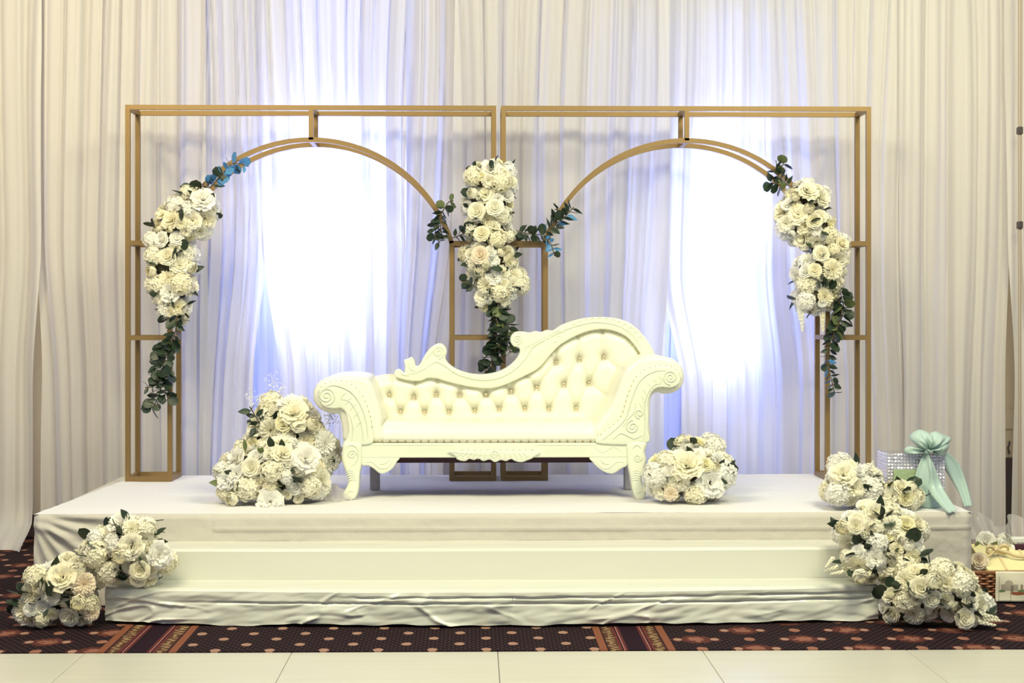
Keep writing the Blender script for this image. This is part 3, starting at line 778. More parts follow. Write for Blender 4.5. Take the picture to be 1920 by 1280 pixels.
def peony(seed):
    rng = random.Random(seed); mb = MB()
    for k, (r0, n, tilt, L) in enumerate(((.04, 5, .15, .62), (.12, 7, .42, .66), (.18, 8, .72, .70), (.22, 9, 1.05, .74), (.25, 9, 1.35, .78))):
        for i in range(n):
            petal(mb, 2*math.pi*(i+rng.uniform(-.3, .3))/n+k*.5, r0, -.22, L*rng.uniform(.85, 1.12), tilt*rng.uniform(.8, 1.15), .48, .08*rng.uniform(0, 2), 3, 3, .09, rng)
    return mb
def dahlia(seed):
    rng = random.Random(seed); mb = MB()
    for k in range(6):
        n = 8+2*k; tilt = .2+k*.26
        for i in range(n):
            petal(mb, 2*math.pi*(i+.5*(k % 2))/n+rng.uniform(-.1, .1), .05+.02*k, -.16, (.62+.05*k)*rng.uniform(.9, 1.1), tilt, .21, .03, 2, 2, .02, rng)
    return mb
def floret(mb, c, n, s, rng, np_=4):
    n = n.normalized(); a = n.orthogonal().normalized(); b = n.cross(a); o = rng.uniform(0, 6)
    for k in range(np_):
        t = o+2*math.pi*k/np_; d = a*math.cos(t)+b*math.sin(t); e = n.cross(d); up = rng.uniform(.1, .5)
        p0 = c; p1 = c+d*s*.55+e*s*.42+n*s*up*.5; p2 = c+d*s*1.05+n*s*up*.5; p3 = c+d*s*.55-e*s*.42+n*s*up*.5
        m = c+d*s*.6+n*s*(up*.5-.14)
        mb.add([p0, p1, p2, p3, m], [(0, 1, 4), (1, 2, 4), (2, 3, 4), (3, 0, 4)])
def fib(n, lo=-.25):
    out = []
    for i in range(n):
        z = 1-(1-lo)*(i+.5)/n; a = i*2.399963; r = math.sqrt(1-z*z); out.append(Vector((r*math.cos(a), r*math.sin(a), z)))
    return out
def hydrangea(seed):
    rng = random.Random(seed); mb = MB()
    for d in fib(56): 
        d2 = (d+Vector((rng.uniform(-.12, .12), rng.uniform(-.12, .12), rng.uniform(-.12, .12)))).normalized()
        floret(mb, d2*rng.uniform(.72, .92), d2, rng.uniform(.25, .33), rng)
    mb.sphere((0, 0, 0), .68, 10, 6); return mb
def stock(seed, n=34, L=3.4):
    """a spike of small florets, base at the origin, tip along +Z"""
    rng = random.Random(seed); mb = MB()
    for i in range(n):
        t = i/n; a = i*2.4; r = .62*(1-.72*t); d = Vector((math.cos(a), math.sin(a), .35)).normalized()
        floret(mb, Vector((math.cos(a)*r*.55, math.sin(a)*r*.55, t*L)), d, .34*(1-.55*t)+.08, rng, 5)
    mb.tube([(0, 0, -.3), (0, 0, L)], [.10, .04], 5); return mb
BL = {}
for mat, suf in ((M['petal'], ''), (M['petal_white'], '_w')):
    BL['rose'+suf] = [rose(s).mesh('rose', mat, True, 0) for s in (1, 2)]
    BL['ranunculus'+suf] = [ranunculus(s).mesh('ranunculus', mat, True, 0) for s in (1,)]
    BL['peony'+suf] = [peony(s).mesh('peony', mat, True, 0) for s in (3, 4)]
    BL['dahlia'+suf] = [dahlia(s).mesh('dahlia', mat, True, 0) for s in (5,)]
    BL['hydrangea'+suf] = [hydrangea(s).mesh('hydrangea', mat, True, 30) for s in (6, 7)]
    BL['stock'+suf] = [stock(s).mesh('flower_spike', mat, True, 30) for s in (8,)]
BL['rose_peach'] = [rose(9).mesh('rose', M['petal_peach'], True, 0)]
BL['rose_yellow'] = [rose(12).mesh('rose', M['petal_yellow'], True, 0)]
BL['dahlia_peach'] = [dahlia(14).mesh('dahlia', M['petal_peach'], True, 0)]
def leaf_mesh(mat, rnd):
    mb = MB(); P = []
    for j in range(7):
        v = j/6; wd = (math.sqrt(max(0, 1-(2*v-1)**2))*.46 if rnd else .26*math.sin(math.pi*v**.8)**1.0)
        P.append([(u*wd, -.16*v*v+.05*abs(u)+.02, v) for u in (-1, -.5, 0, .5, 1)])
    mb.grid(P); mb.tube([(0, .02, -.12), (0, .015, .05)], .018, 4)
    return mb.mesh('leaf', mat, True, 0)
LV = {k: leaf_mesh(M[m], r) for k, m, r in (('round', 'leaf', True), ('pointed', 'leaf', False), ('round_blue', 'leaf_blue', True), ('pointed_blue', 'leaf_blue', False), ('round_light', 'leaf_light', True), ('pointed_light', 'leaf_light', False))}
DEF = {'': (('rose', 4, .046), ('peony', 5, .052), ('hydrangea', 6, .058), ('ranunculus', 1, .042), ('dahlia', 2, .048))}
def add_bloom(root, kind, p, n, r, rng):
    me = rng.choice(BL[kind]); o = bpy.data.objects.new(me.name.split('.')[0], me)
    o.rotation_mode = 'QUATERNION'; o.rotation_quaternion = Vector(n).to_track_quat('Z', 'Y') @ Quaternion((0, 0, 1), rng.uniform(0, 6.28))
    o.scale = (r, r, r*rng.uniform(.9, 1.05)); put(o, root, p); return o
def add_leaf(root, kind, p, d, size, rng, name='leaf'):
    o = bpy.data.objects.new(name, LV[kind]); o.rotation_mode = 'QUATERNION'
    o.rotation_quaternion = Vector(d).to_track_quat('Z', 'Y') @ Quaternion((0, 0, 1), rng.uniform(0, 6.28))
    o.scale = (size, size, size); put(o, root, p); return o
def cluster(name, label, blobs, base, seed, leaves=14, white=.3, leafset=('pointed', 'pointed', 'round'), zmin=None, ymax=None, group='white flower arrangements', special=(), cat='flower arrangement', back=.45, dens=1.0, mix=None):
    """blobs: (px, py, Y, rx_px, rz_px, ry_m). Blooms sit on the surface of the union."""
    rng = random.Random(seed); E = []
    for (x, y, Y, rx, rz, ry) in blobs: E.append((at(x, y, Y), Vector((rx*mpp(Y), ry, rz*mpp(Y)))))
    root = empty(name, base); tag(root, label, cat, group)
    mb = MB()
    for c, r in E:
        q = Vector((r.x*.74, r.y*.74, r.z*.74))
        if zmin is not None and c.z-q.z < zmin+.004: q.z = max(.01, c.z-zmin-.004)
        mb.sphere(c, q, 12, 8)
    mb.build('moss_core', M['core'], root, True, 0)
    mixl = mix or DEF['']; names = [k for k, w_, r in mixl for _ in range(w_)]; rad = {k: r for k, w_, r in mixl}
    pts = []; tries = 0
    def ok_pos(p):
        for c, r in E:
            d = p-c
            if (d.x/r.x)**2+(d.y/r.y)**2+(d.z/r.z)**2 < .90: return False
        return True
    want = list(special)
    for (k, x, y, Y, r, nrm) in want:
        p = at(x, y, Y); pts.append((p, r)); add_bloom(root, k, p, nrm, r, rng)
    while tries < 7000:
        tries += 1; c, r = rng.choice(E)
        d = Vector((rng.gauss(0, 1), rng.gauss(0, 1), rng.gauss(0, 1))).normalized()
        if d.y > back: continue
        p = c+Vector((d.x*r.x, d.y*r.y, d.z*r.z))*rng.uniform(.84, 1.10)
        k = rng.choice(names); q = rad[k]*rng.uniform(.82, 1.15)
        if tries > 2600: q *= .72
        if not ok_pos(p): continue
        if zmin is not None and p.z < zmin+q*.72: continue
        if ymax is not None and p.y > ymax-q*.5: continue
        if any((p-a).length < (q+b)*.66/dens for a, b in pts): continue
        pts.append((p, q)); n = Vector((d.x/r.x, d.y/r.y, d.z/r.z)).normalized()
        n = (n+Vector((rng.uniform(-.35, .35), -.25+rng.uniform(-.35, .1), rng.uniform(-.2, .4)))).normalized()
        kk = k
        if k in ('rose', 'peony', 'hydrangea', 'ranunculus', 'dahlia', 'stock') and rng.random() < white: kk = k+'_w'
        if k == 'rose' and rng.random() < .10: kk = 'rose_yellow'
        add_bloom(root, kk, p-n*q*.25, n, q, rng)
    for _ in range(int(leaves*1.7)):
        for t in range(60):
            c, r = rng.choice(E); d = Vector((rng.gauss(0, 1), rng.gauss(0, 1)-.3, rng.gauss(0, 1))).normalized()
            if d.y > .3: continue
            p = c+Vector((d.x*r.x, d.y*r.y, d.z*r.z))*rng.uniform(.86, .98)
            if not ok_pos(p+Vector((d.x*r.x, d.y*r.y, d.z*r.z))*.1): continue
            if zmin is not None and p.z < zmin+.05: continue
            dd = (d+Vector((rng.uniform(-1, 1), -.2, rng.uniform(-1, 1)))*.7).normalized()
            if zmin is not None and dd.z < -.1: dd.z = .1
            add_leaf(root, rng.choice(leafset), p, dd, rng.uniform(.045, .075), rng); break
    return root
def branch(root, path, rng, size, kinds, density=.03, stem='stem', spread=1.0, r=.003):
    """stem through photo points with leaves set alternately along it"""
    P = crom([at(*p) for p in path], 8)
    MB().tube(P, r, 5).build(stem, M['stem'], root)
    acc = 0; side = 1
    for a, b in zip(P, P[1:]):
        acc += (b-a).length
        if acc >= density:
            acc = 0
            for rep in range(2):
                side = -side; t = (b-a).normalized(); o = t.cross(Vector((0, 1, 0)))
                if o.length < .01: o = Vector((1, 0, 0))
                d = (t*.55+o.normalized()*side*spread+Vector((0, rng.uniform(-.8, .2), 0))+Vector((rng.uniform(-.3, .3), 0, rng.uniform(-.3, .3)))).normalized()
                add_leaf(root, rng.choice(kinds), a+d*.004, d, size*rng.uniform(.75, 1.2), rng)

YGF = 7.985
EU = ('round', 'round', 'round', 'pointed')
rng = random.Random(99)
# garland on the left arch
g = cluster('flower_garland', 'flower garland hanging on the left side of the left gold arch', [(368,388,YGF,40,38,.10),(345,415,YGF,52,38,.12),(318,452,YGF,42,38,.11),(320,495,YGF,46,36,.11),(322,540,YGF,42,36,.10),(330,578,YGF,25,28,.07)],
            at(330, 480, YGF), 101, leaves=16, white=.35, group='flower garlands on the gold frames', cat='garland', special=[('peony_w',381,372,7.88,.066,(.2,-1,.5)),('ranunculus',283,508,7.89,.040,(-.6,-1,.1)),('rose',313,480,7.88,.052,(0,-1,.2))])
branch(g, [(332,590,7.93),(328,625,7.92),(318,650,7.92),(305,690,7.92),(300,735,7.92),(285,765,7.92)], rng, .058, EU, .016)
branch(g, [(312,640,7.93),(296,680,7.92),(292,720,7.91),(272,726,7.91)], rng, .05, ('round', 'pointed', 'pointed'), .018)
branch(g, [(322,690,7.93),(310,725,7.92),(318,755,7.92)], rng, .05, ('round', 'pointed'), .018)
branch(g, [(360,378,7.93),(372,352,7.94),(395,352,7.96)], rng, .05, ('round', 'pointed'), .025)
g2 = empty('eucalyptus_sprig', at(420, 325, YGF)); tag(g2, 'blue and dark eucalyptus sprig climbing the left shoulder of the left arch', 'sprig', 'eucalyptus sprigs tied to the frames')
branch(g2, [(392,352,7.96),(410,335,7.95),(425,316,7.94),(440,306,7.94),(466,312,7.94)], rng, .052, ('round_blue', 'round', 'round_blue', 'pointed_blue'), .024)
branch(g2, [(398,348,7.95),(412,330,7.94)], rng, .05, ('round', 'round_blue'), .02)
# centre column
g = cluster('flower_garland', 'tall flower garland on the middle posts where the two frames meet', [(918,340,YGF,44,38,.11),(915,385,YGF,46,38,.12),(918,435,YGF,42,38,.11),(918,485,YGF,48,38,.12),(930,525,YGF,48,34,.11),(920,555,YGF,32,26,.08)],
            at(920, 450, YGF), 202, leaves=22, white=.25, group='flower garlands on the gold frames', cat='garland', special=[('rose',893,396,7.86,.056,(-.3,-1,.1)),('rose_peach',900,477,7.85,.054,(-.2,-1,.2)),('rose',928,388,7.85,.052,(0,-1,.2)),('ranunculus',886,362,7.87,.040,(-.7,-1,0)),('rose',903,437,7.86,.048,(-.2,-1,.3)),('ranunculus',911,496,7.85,.030,(0,-1,-.3))])
branch(g, [(935,565,7.93),(932,600,7.92),(930,640,7.92),(920,680,7.91),(908,696,7.90)], rng, .06, EU, .014)
branch(g, [(938,575,7.93),(952,610,7.92),(950,640,7.92),(958,662,7.92)], rng, .055, ('round', 'pointed', 'round_light', 'pointed'), .018)
branch(g, [(930,590,7.93),(938,630,7.91),(934,672,7.91)], rng, .055, EU, .018)
branch(g, [(893,540,7.92),(878,530,7.91),(866,528,7.90)], rng, .05, ('round', 'pointed'), .022)
branch(g, [(895,325,7.94),(884,312,7.93)], rng, .045, ('pointed', 'pointed'), .02)
s1 = empty('eucalyptus_sprig', at(835, 430, YGF)); tag(s1, 'dark eucalyptus sprig on the right foot of the left arch', 'sprig', 'eucalyptus sprigs tied to the frames')
branch(s1, [(838,384,7.94),(828,400,7.94),(826,425,7.93),(830,448,7.93)], rng, .052, ('round', 'round', 'pointed'), .016)
branch(s1, [(822,420,7.93),(815,440,7.93),(825,455,7.92)], rng, .048, ('round', 'pointed'), .018)
branch(s1, [(828,400,7.94),(840,380,7.94),(850,376,7.93)], rng, .045, ('round_light', 'round'), .04)
s2 = empty('eucalyptus_sprig', at(866, 440, YGF)); tag(s2, 'short dark eucalyptus sprig lying on the crossbar left of the center garland', 'sprig', 'eucalyptus sprigs tied to the frames')
branch(s2, [(848,446,7.95),(865,440,7.94),(886,432,7.93)], rng, .055, ('round', 'pointed', 'pointed'), .016)
s3 = empty('eucalyptus_sprig', at(1045, 430, YGF)); tag(s3, 'eucalyptus sprig with blue tips on the left foot of the right arch', 'sprig', 'eucalyptus sprigs tied to the frames')
branch(s3, [(968,432,7.93),(990,438,7.93),(1015,440,7.93)], rng, .052, ('round', 'pointed', 'round'), .017)
branch(s3, [(1015,442,7.93),(1035,425,7.93),(1055,410,7.93),(1076,388,7.93)], rng, .056, ('round', 'pointed', 'pointed', 'pointed_blue'), .015)
branch(s3, [(1035,420,7.93),(1050,398,7.92),(1040,392,7.92)], rng, .05, ('pointed', 'pointed'), .02)
branch(s3, [(1018,448,7.92),(1032,456,7.91),(1040,480,7.91)], rng, .05, ('pointed_blue', 'round', 'pointed_blue'), .017)
# right arch
g = cluster('flower_garland', 'flower garland hanging on the right side of the right gold arch', [(1512,372,YGF,38,34,.10),(1492,408,YGF,38,40,.11),(1525,430,YGF,42,38,.11),(1548,470,YGF,42,36,.11),(1530,510,YGF,46,38,.12),(1528,555,YGF,40,34,.10)],
            at(1520, 470, YGF), 303, leaves=16, white=.45, group='flower garlands on the gold frames', cat='garland', special=[('peony',1516,358,7.88,.060,(.1,-1,.6)),('ranunculus',1491,368,7.88,.036,(0,-1,.3)),('ranunculus',1517,390,7.87,.040,(0,-1,.2)),('rose',1527,413,7.87,.048,(0,-1,.2)),('rose',1541,475,7.86,.050,(0,-1,.2)),('dahlia',1563,505,7.86,.058,(.3,-1,0))])
for x, y, k in ((1498,565,'stock_w'),(1503,585,'stock_w'),(1542,588,'stock')): add_bloom(g, k, at(x, y, 7.90), (.02, -.05, -1), .030, rng)
branch(g, [(1575,545,7.93),(1582,580,7.92),(1572,610,7.92),(1555,645,7.92)], rng, .058, ('round', 'round', 'round_light'), .016)
branch(g, [(1570,560,7.92),(1578,590,7.91),(1562,628,7.91)], rng, .055, ('round', 'pointed', 'round_light'), .02)
branch(g, [(1556,645,7.93),(1552,680,7.93),(1560,715,7.92),(1565,738,7.92)], rng, .046, ('pointed', 'pointed', 'pointed_blue', 'round'), .016)
s4 = empty('eucalyptus_sprig', at(1462, 335, YGF)); tag(s4, 'dark eucalyptus sprig with one olive leaf on the right shoulder of the right arch', 'sprig', 'eucalyptus sprigs tied to the frames')
branch(s4, [(1480,350,7.95),(1465,335,7.94),(1452,320,7.94),(1470,308,7.94)], rng, .052, ('round', 'round', 'pointed', 'round_light'), .018)
branch(s4, [(1472,350,7.94),(1455,345,7.94),(1445,342,7.93)], rng, .052, ('round', 'pointed'), .018)

# arrangements on the stage, the steps and the floor
BIG = (('rose', 3, .048), ('peony', 5, .058), ('hydrangea', 7, .064), ('ranunculus', 1, .044), ('dahlia', 1, .052))
a = cluster('flower_arrangement', 'taller flower mound on stage left of the sofa, with white wisps on top', [(538,800,7.36,62,52,.13),(560,850,7.36,66,60,.14),(505,845,7.36,50,60,.13)], at(540, 925, 7.36)*1.0, 404, leaves=12, zmin=H, mix=BIG,
            special=[('rose_yellow',532,793,7.21,.050,(-.1,-1,.3)),('rose',559,794,7.20,.046,(.1,-1,.2)),('ranunculus',585,794,7.22,.042,(.5,-1,.2)),('peony',550,772,7.22,.072,(0,-.8,.6)),('peony_w',545,755,7.28,.068,(0,-.5,.9)),('dahlia_w',612,830,7.26,.062,(.7,-.8,.1)),('dahlia_w',620,865,7.28,.060,(.8,-.7,0))])
a.location.z = H; 
for x0, y0, x1, y1 in ((500,790,470,738),(515,780,508,704),(530,770,520,725),(606,800,620,775)):
    P = crom([at(x0, y0, 7.36), at((x0+x1)/2+4, (y0+y1)/2, 7.36), at(x1, y1, 7.36)], 8); mb = MB().tube(P, .0012, 4)
    for i in range(70):
        q = P[rng.randrange(len(P)//3, len(P))]+Vector((rng.gauss(0, .022), rng.gauss(0, .016), rng.gauss(0, .014)))
        mb.add([q+Vector((0, 0, .004)), q+Vector((.004, -.002, 0)), q+Vector((-.003, -.003, -.001)), q+Vector((0, .004, -.002))], [(0, 1, 2), (0, 2, 3), (0, 3, 1), (1, 3, 2)])
    o = mb.build('wispy_sprig', M['petal_white'], a, False, 0, False); o['label'] = 'wispy white filler sprig'
branch(a, [(490,800,7.28),(476,775,7.28),(468,762,7.27)], rng, .06, ('pointed',), .03); branch(a, [(490,800,7.28),(470,800,7.27)], rng, .05, ('pointed',), .03)
def rest(root, z):                             # keep the Empty on its support without moving its parts
    dz = z-root.location.z
    root.location.z = z; WORLD[root].z = z
    for c in root.children: c.location.z -= dz
a.location.z = WORLD[a].z; rest(a, H)
b = cluster('flower_arrangement', 'wide low flower mound in front of the taller one, left of the sofa leg', [(470,893,7.08,58,54,.12),(530,880,7.08,60,52,.13),(560,905,7.10,50,42,.12)], at(510, 945, 7.08), 505, leaves=10, zmin=H, mix=BIG, leafset=('pointed_light', 'pointed'),
            special=[('rose',470,876,6.96,.052,(-.2,-1,.2)),('ranunculus',435,935,6.97,.044,(-.4,-1,0)),('peony_w',575,858,6.97,.066,(.3,-1,.4)),('peony_w',505,940,6.94,.062,(0,-1,.2))]); rest(b, H)
b = cluster('flower_arrangement', 'rounded flower mound on stage touching the right leg of the sofa', [(1262,892,7.08,52,46,.12),(1310,890,7.08,54,46,.12)], at(1288, 938, 7.08), 606, leaves=5, zmin=H, mix=BIG, white=.3,
            special=[('peony',1290,870,6.97,.080,(0,-.8,.6)),('peony_w',1335,905,6.97,.070,(.3,-1,.1)),('dahlia_peach',1258,926,6.96,.034,(0,-1,0))]); rest(b, H)
b = cluster('flower_arrangement', 'small flower mound on stage behind the rounded one, right of the sofa', [(1318,858,7.36,40,34,.10),(1340,885,7.36,28,34,.09),(1290,856,7.36,30,28,.09)], at(1318, 925, 7.36), 707, leaves=6, zmin=H, mix=BIG, white=.8); rest(b, H)
YST = 6.33
b = cluster('flower_arrangement', 'round bouquet of roses on the left end of the upper vinyl step', [(200,1040,YST,42,52,.10),(245,1015,YST,50,44,.10),(262,1050,YST,46,46,.10)], at(240, 1098, YST), 808, leaves=16, zmin=.157, ymax=6.44, white=.2, leafset=('pointed', 'pointed', 'round'),
            special=[('ranunculus',224,1043,6.20,.044,(0,-1,.1)),('peony',246,1025,6.20,.056,(.1,-1,.2)),('rose',262,1070,6.20,.046,(.2,-1,0)),('rose',258,1086,6.22,.038,(0,-1,-.1)),('peony_w',300,1040,6.24,.056,(.5,-1,.1))]); rest(b, .157)
for x, y, n in ((160,1040,(-.8,-.4,.5)),(168,1055,(-.9,-.3,.35))): add_bloom(b, 'stock', at(x, y, 6.26), n, .016, rng)
b = cluster('flower_arrangement', 'loose bouquet on the carpet at the left front corner of the steps', [(95,1110,6.27,46,50,.10),(128,1092,6.30,48,48,.10),(70,1140,6.25,34,32,.08),(145,1135,6.27,36,40,.09)], at(110, 1172, 6.26), 909, leaves=16, zmin=.004, white=.15, ymax=6.62,
            special=[('ranunculus',147,1130,6.15,.046,(.2,-1,.1)),('dahlia_peach',158,1095,6.18,.050,(.4,-1,.2)),('peony',115,1080,6.17,.062,(0,-.9,.5)),('ranunculus',146,1068,6.20,.044,(.2,-1,.3))]); rest(b, .004)
add_bloom(b, 'dahlia_peach', at(172, 1150, 6.2), (.6, -1, 0), .034, rng)
b = cluster('flower_arrangement', 'white flower ball on the right stage edge beside the gift box', [(1590,905,6.86,38,40,.10),(1615,915,6.86,34,32,.09)], at(1598, 948, 6.86), 111, leaves=4, zmin=H, mix=BIG, white=.6,
            special=[('peony',1582,888,6.76,.062,(-.1,-.8,.5)),('hydrangea_w',1572,925,6.77,.066,(-.3,-1,0)),('peony',1600,915,6.75,.052,(0,-1,.1))]); rest(b, H)
for x, y, n in ((1575,868,(-.2,-.2,1)),(1625,880,(.6,-.2,.8)),(1632,892,(.9,-.2,.5))): add_bloom(b, 'stock_w', at(x, y, 6.84), n, .016, rng)
b = cluster('flower_arrangement', 'small rose posy on the stage edge in front of the gift box', [(1672,930,6.79,30,22,.06),(1695,932,6.79,24,24,.06)], at(1685, 950, 6.79), 222, leaves=7, zmin=H, white=.1,
            special=[('rose_yellow',1700,934,6.72,.044,(.1,-1,.1)),('rose',1692,912,6.74,.044,(.2,-.8,.5))]); rest(b, H)
b = cluster('flower_arrangement', 'large bouquet leaning on the right end of the steps, under the gift box', [(1632,995,YST+.06,56,46,.10),(1672,1005,YST+.06,58,52,.11),(1640,1050,YST,56,46,.10),(1690,1045,YST,42,44,.10)], at(1650, 1098, YST), 333, leaves=20, zmin=.157, ymax=6.66, white=.25, leafset=('pointed', 'pointed', 'round'),
            special=[('ranunculus',1580,988,6.30,.042,(-.5,-1,.1)),('rose',1625,948,6.52,.048,(0,-.6,.8)),('rose',1658,945,6.52,.044,(.2,-.8,.6)),('rose',1605,985,6.26,.042,(-.2,-1,.2)),('ranunculus',1613,1080,6.20,.044,(-.1,-1,-.1))]); rest(b, .157)
for x, y, n in ((1570,1062,(-.9,-.2,-.25)),(1580,1072,(-1,-.3,-.1)),(1562,1045,(-.5,-.3,-.5))): add_bloom(b, 'stock', at(x, y, 6.24), n, .018, rng)
b = cluster('flower_arrangement', 'large bouquet on the carpet at the right front corner of the steps', [(1715,1110,6.22,52,52,.11),(1770,1108,6.22,62,56,.12),(1800,1140,6.20,46,38,.10),(1690,1135,6.22,34,38,.09)], at(1755, 1178, 6.22), 444, leaves=18, zmin=.004, white=.15, leafset=('pointed', 'pointed', 'round'),
            special=[('ranunculus',1752,1088,6.08,.050,(0,-1,.3)),('rose',1727,1102,6.09,.052,(-.1,-1,.2)),('rose',1748,1122,6.09,.046,(.1,-1,0)),('rose',1810,1160,6.08,.048,(.1,-1,.1)),('rose',1820,1130,6.10,.046,(.4,-1,.3))]); rest(b, .004)
for x, y, n in ((1838,1152,(1,-.3,-.12)),(1845,1160,(1,-.5,-.02)),(1832,1165,(.8,-.5,-.1))): add_bloom(b, 'stock', at(x, y, 6.12), n, .022, rng)

# tulle beside the sofa's left foot
t0 = at(612, 905, 7.28)
P = []
for i in range(40):
    u = i/39; x = 590+70*u; row = []
    for j in range(14):
        v = j/13; hgt = .085*(1-u*.75)*(math.sin(math.pi*v)**.6)*(1+.25*math.sin(u*9+v*5))+.004*math.sin(u*30+v*9)
        q = at(x, 935, 7.16); row.append((q.x, 7.14+.22*v+.02*math.sin(u*8), H+.003+hgt))
    P.append(row)
o = MB().grid(P).build('tulle_cloth', M['tulle'], None, True, 0, loc=(t0.x, 7.25, H)); tag(o, 'crumpled white tulle lying on the stage by the left sofa foot', 'cloth')

# ------------------------------------------------------------------ gift box with aqua bow
YX = 6.90; bx0 = at(1664, 950, YX).x; bx1 = at(1772, 950, YX).x; bz1 = at(1700, 850, YX).z
gb = empty('gift_box', ((bx0+bx1)/2, YX+.085, H)); tag(gb, 'silver rhinestone gift box tied with an aqua satin bow', 'gift box')
MB().bbox((bx0, YX, H), (bx1, YX+.17, bz1), .004).build('box', M['silvermirror'], gb)
gx = .0145
stone = MB()
ny_ = int((bx1-bx0)/gx); nz_ = int((bz1-H)/gx)
for i in range(ny_):
    for j in range(nz_):
        cx = bx0+(i+.5)*(bx1-bx0)/ny_; cz = H+(j+.5)*(bz1-H)/nz_; h = gx*.46; d = random.uniform(.003, .006); ox, oz = random.uniform(-.002, .002), random.uniform(-.002, .002)
        stone.add([(cx-h, YX, cz-h), (cx+h, YX, cz-h), (cx+h, YX, cz+h), (cx-h, YX, cz+h), (cx+ox, YX-d, cz+oz)], [(0, 1, 4), (1, 2, 4), (2, 3, 4), (3, 0, 4)])
ns_ = int(.17/gx)
for i in range(ns_):
    for j in range(nz_):
        cy = YX+(i+.5)*.17/ns_; cz = H+(j+.5)*(bz1-H)/nz_; h = gx*.46; d = random.uniform(.003, .006)
        stone.add([(bx0, cy+h, cz-h), (bx0, cy-h, cz-h), (bx0, cy-h, cz+h), (bx0, cy+h, cz+h), (bx0-d, cy+random.uniform(-.002, .002), cz+random.uniform(-.002, .002))], [(0, 1, 4), (1, 2, 4), (2, 3, 4), (3, 0, 4)])
o = stone.build('rhinestones', M['stone'], gb, False, 0); o['kind'] = 'stuff'
m0 = at(1676, 935, YX-.012); m1 = at(1722, 880, YX-.012)
MB().bbox((m0.x, YX-.012, m0.z), (m1.x, YX-.004, m1.z), .001).build('card', M['mint'], gb)
kx = at(1738, 846, YX-.02)
def ribbon(name, L, Rr, nu=10, wob=.008, seed=0, k=8):
    """ribbon between two edges given as (px, py, Y) lists"""
    a = crom([at(*p) for p in L], k); b = crom([at(*p) for p in Rr], k); P = []
    for i, (p, q) in enumerate(zip(a, b)):
        row = []
        for j in range(nu+1):
            u = j/nu; v = p.lerp(q, u); t = i/(len(a)-1)
            v = v+Vector((0, -wob*math.sin(u*math.pi*2.5+t*3+seed)*sstep(0, .25, t)-wob*1.2*math.sin(math.pi*u), 0)); row.append(v)
        P.append(row)
    mb = MB().grid(P); n = len(mb.v)
    o = mb.build(name, M['ribbon'], gb, True, 0)
    sm = o.modifiers.new('thickness', 'SOLIDIFY'); sm.thickness = .0012
    return o
ribbon('bow_tail', [(1733,846,6.88),(1722,870,6.87),(1714,905,6.86),(1717,950,6.85)], [(1741,846,6.88),(1748,880,6.85),(1752,920,6.85),(1768,953,6.85)], seed=1)
ribbon('bow_tail', [(1736,846,6.87),(1735,880,6.85),(1738,915,6.84),(1776,962,6.69)], [(1742,846,6.87),(1752,872,6.84),(1768,915,6.83),(1793,955,6.69)], seed=3)
ribbon('bow_tail', [(1758,850,6.95),(1772,880,6.95),(1795,920,6.93),(1808,950,6.90)], [(1772,842,6.95),(1796,868,6.96),(1812,905,6.94),(1824,948,6.91)], seed=5)
def loop(cx, cy, pts, dep, seed):
    """puffed bow loop: ring of photo points around the knot, front and back sheets bulging apart"""
    for nm, sgn in (('bow_loop', -1),):
        ring = crom([at(x, y, YX-.02) for x, y in pts], 5, True); c = at(cx, cy, YX-.02); P = []
        for q in ring:
            row = []
            for j in range(9):
                t = j/8; v = c.lerp(q, t); row.append(v+Vector((0, -dep*math.sin(math.pi*min(1, t*1.02))*(1+.35*math.sin(seed+9*q.x*10)), 0)))
            for j in range(8, -1, -1):
                t = j/8; v = c.lerp(q, t*.97); row.append(v+Vector((0, dep*.9*math.sin(math.pi*t)+.004, 0)))
            P.append(row)
        MB().grid(P, closeu=True).build('bow_loop', M['ribbon'], gb, True, 0)
loop(1740, 843, [(1738,846),(1722,838),(1707,824),(1706,817),(1714,809),(1724,805),(1736,808),(1744,811),(1754,808),(1764,812),(1776,817),(1783,820),(1783,826),(1776,832),(1764,840),(1748,846)], .05, 1)
loop(1736, 845, [(1738,843),(1722,838),(1706,836),(1696,841),(1696,848),(1703,851),(1718,849),(1734,848)], .03, 2)
loop(1744, 846, [(1742,843),(1760,836),(1774,828),(1780,834),(1776,846),(1772,856),(1762,854),(1748,849)], .035, 4)
MB().sphere(at(1739, 846, YX-.045), (.016, .014, .013), 10, 6).build('bow_knot', M['ribbon'], gb)

# ------------------------------------------------------------------ hamper basket at the right edge
YK = 6.70; kx0 = sx1+.006; kx1 = kx0+.50; kz1 = at(1840, 1073, YK).z
hb = empty('wicker_basket', ((kx0+kx1)/2, YK+.16, .004)); tag(hb, 'brown wicker hamper basket with printed cloth front at the right edge', 'basket')
nr = 11
MB().box((kx0+.012, YK+.012, .006), (kx1-.012, YK+.30, kz1-.02)).build('liner', material('basket liner', (.06, .025, .015), .9), hb, False)
for k in range(nr):
    z = .012+(kz1-.012)*(k+.5)/nr; P = []
    per = [(kx0+(kx1-kx0)*i/60, YK, 1) for i in range(61)]
    for i in range(61): P.append((kx0+(kx1-kx0)*i/60, YK+.006*math.sin(i*.9+math.pi*(k % 2)), z))
    mb = MB().tube(P, (kz1-.012)/nr*.52, 6)
    P = [(kx0+.006*math.sin(i*.9+math.pi*(k % 2)), YK+.31*i/36, z) for i in range(37)]; mb.tube(P, (kz1-.012)/nr*.52, 6)
    mb.build('wicker_strand', M['wicker'], hb)
for i in range(12):
    x = kx0+.02+i*.042; MB().tube([(x, YK-.004, .006), (x, YK-.004, kz1+.004)], .004, 5).build('wicker_stake', M['wicker'], hb)
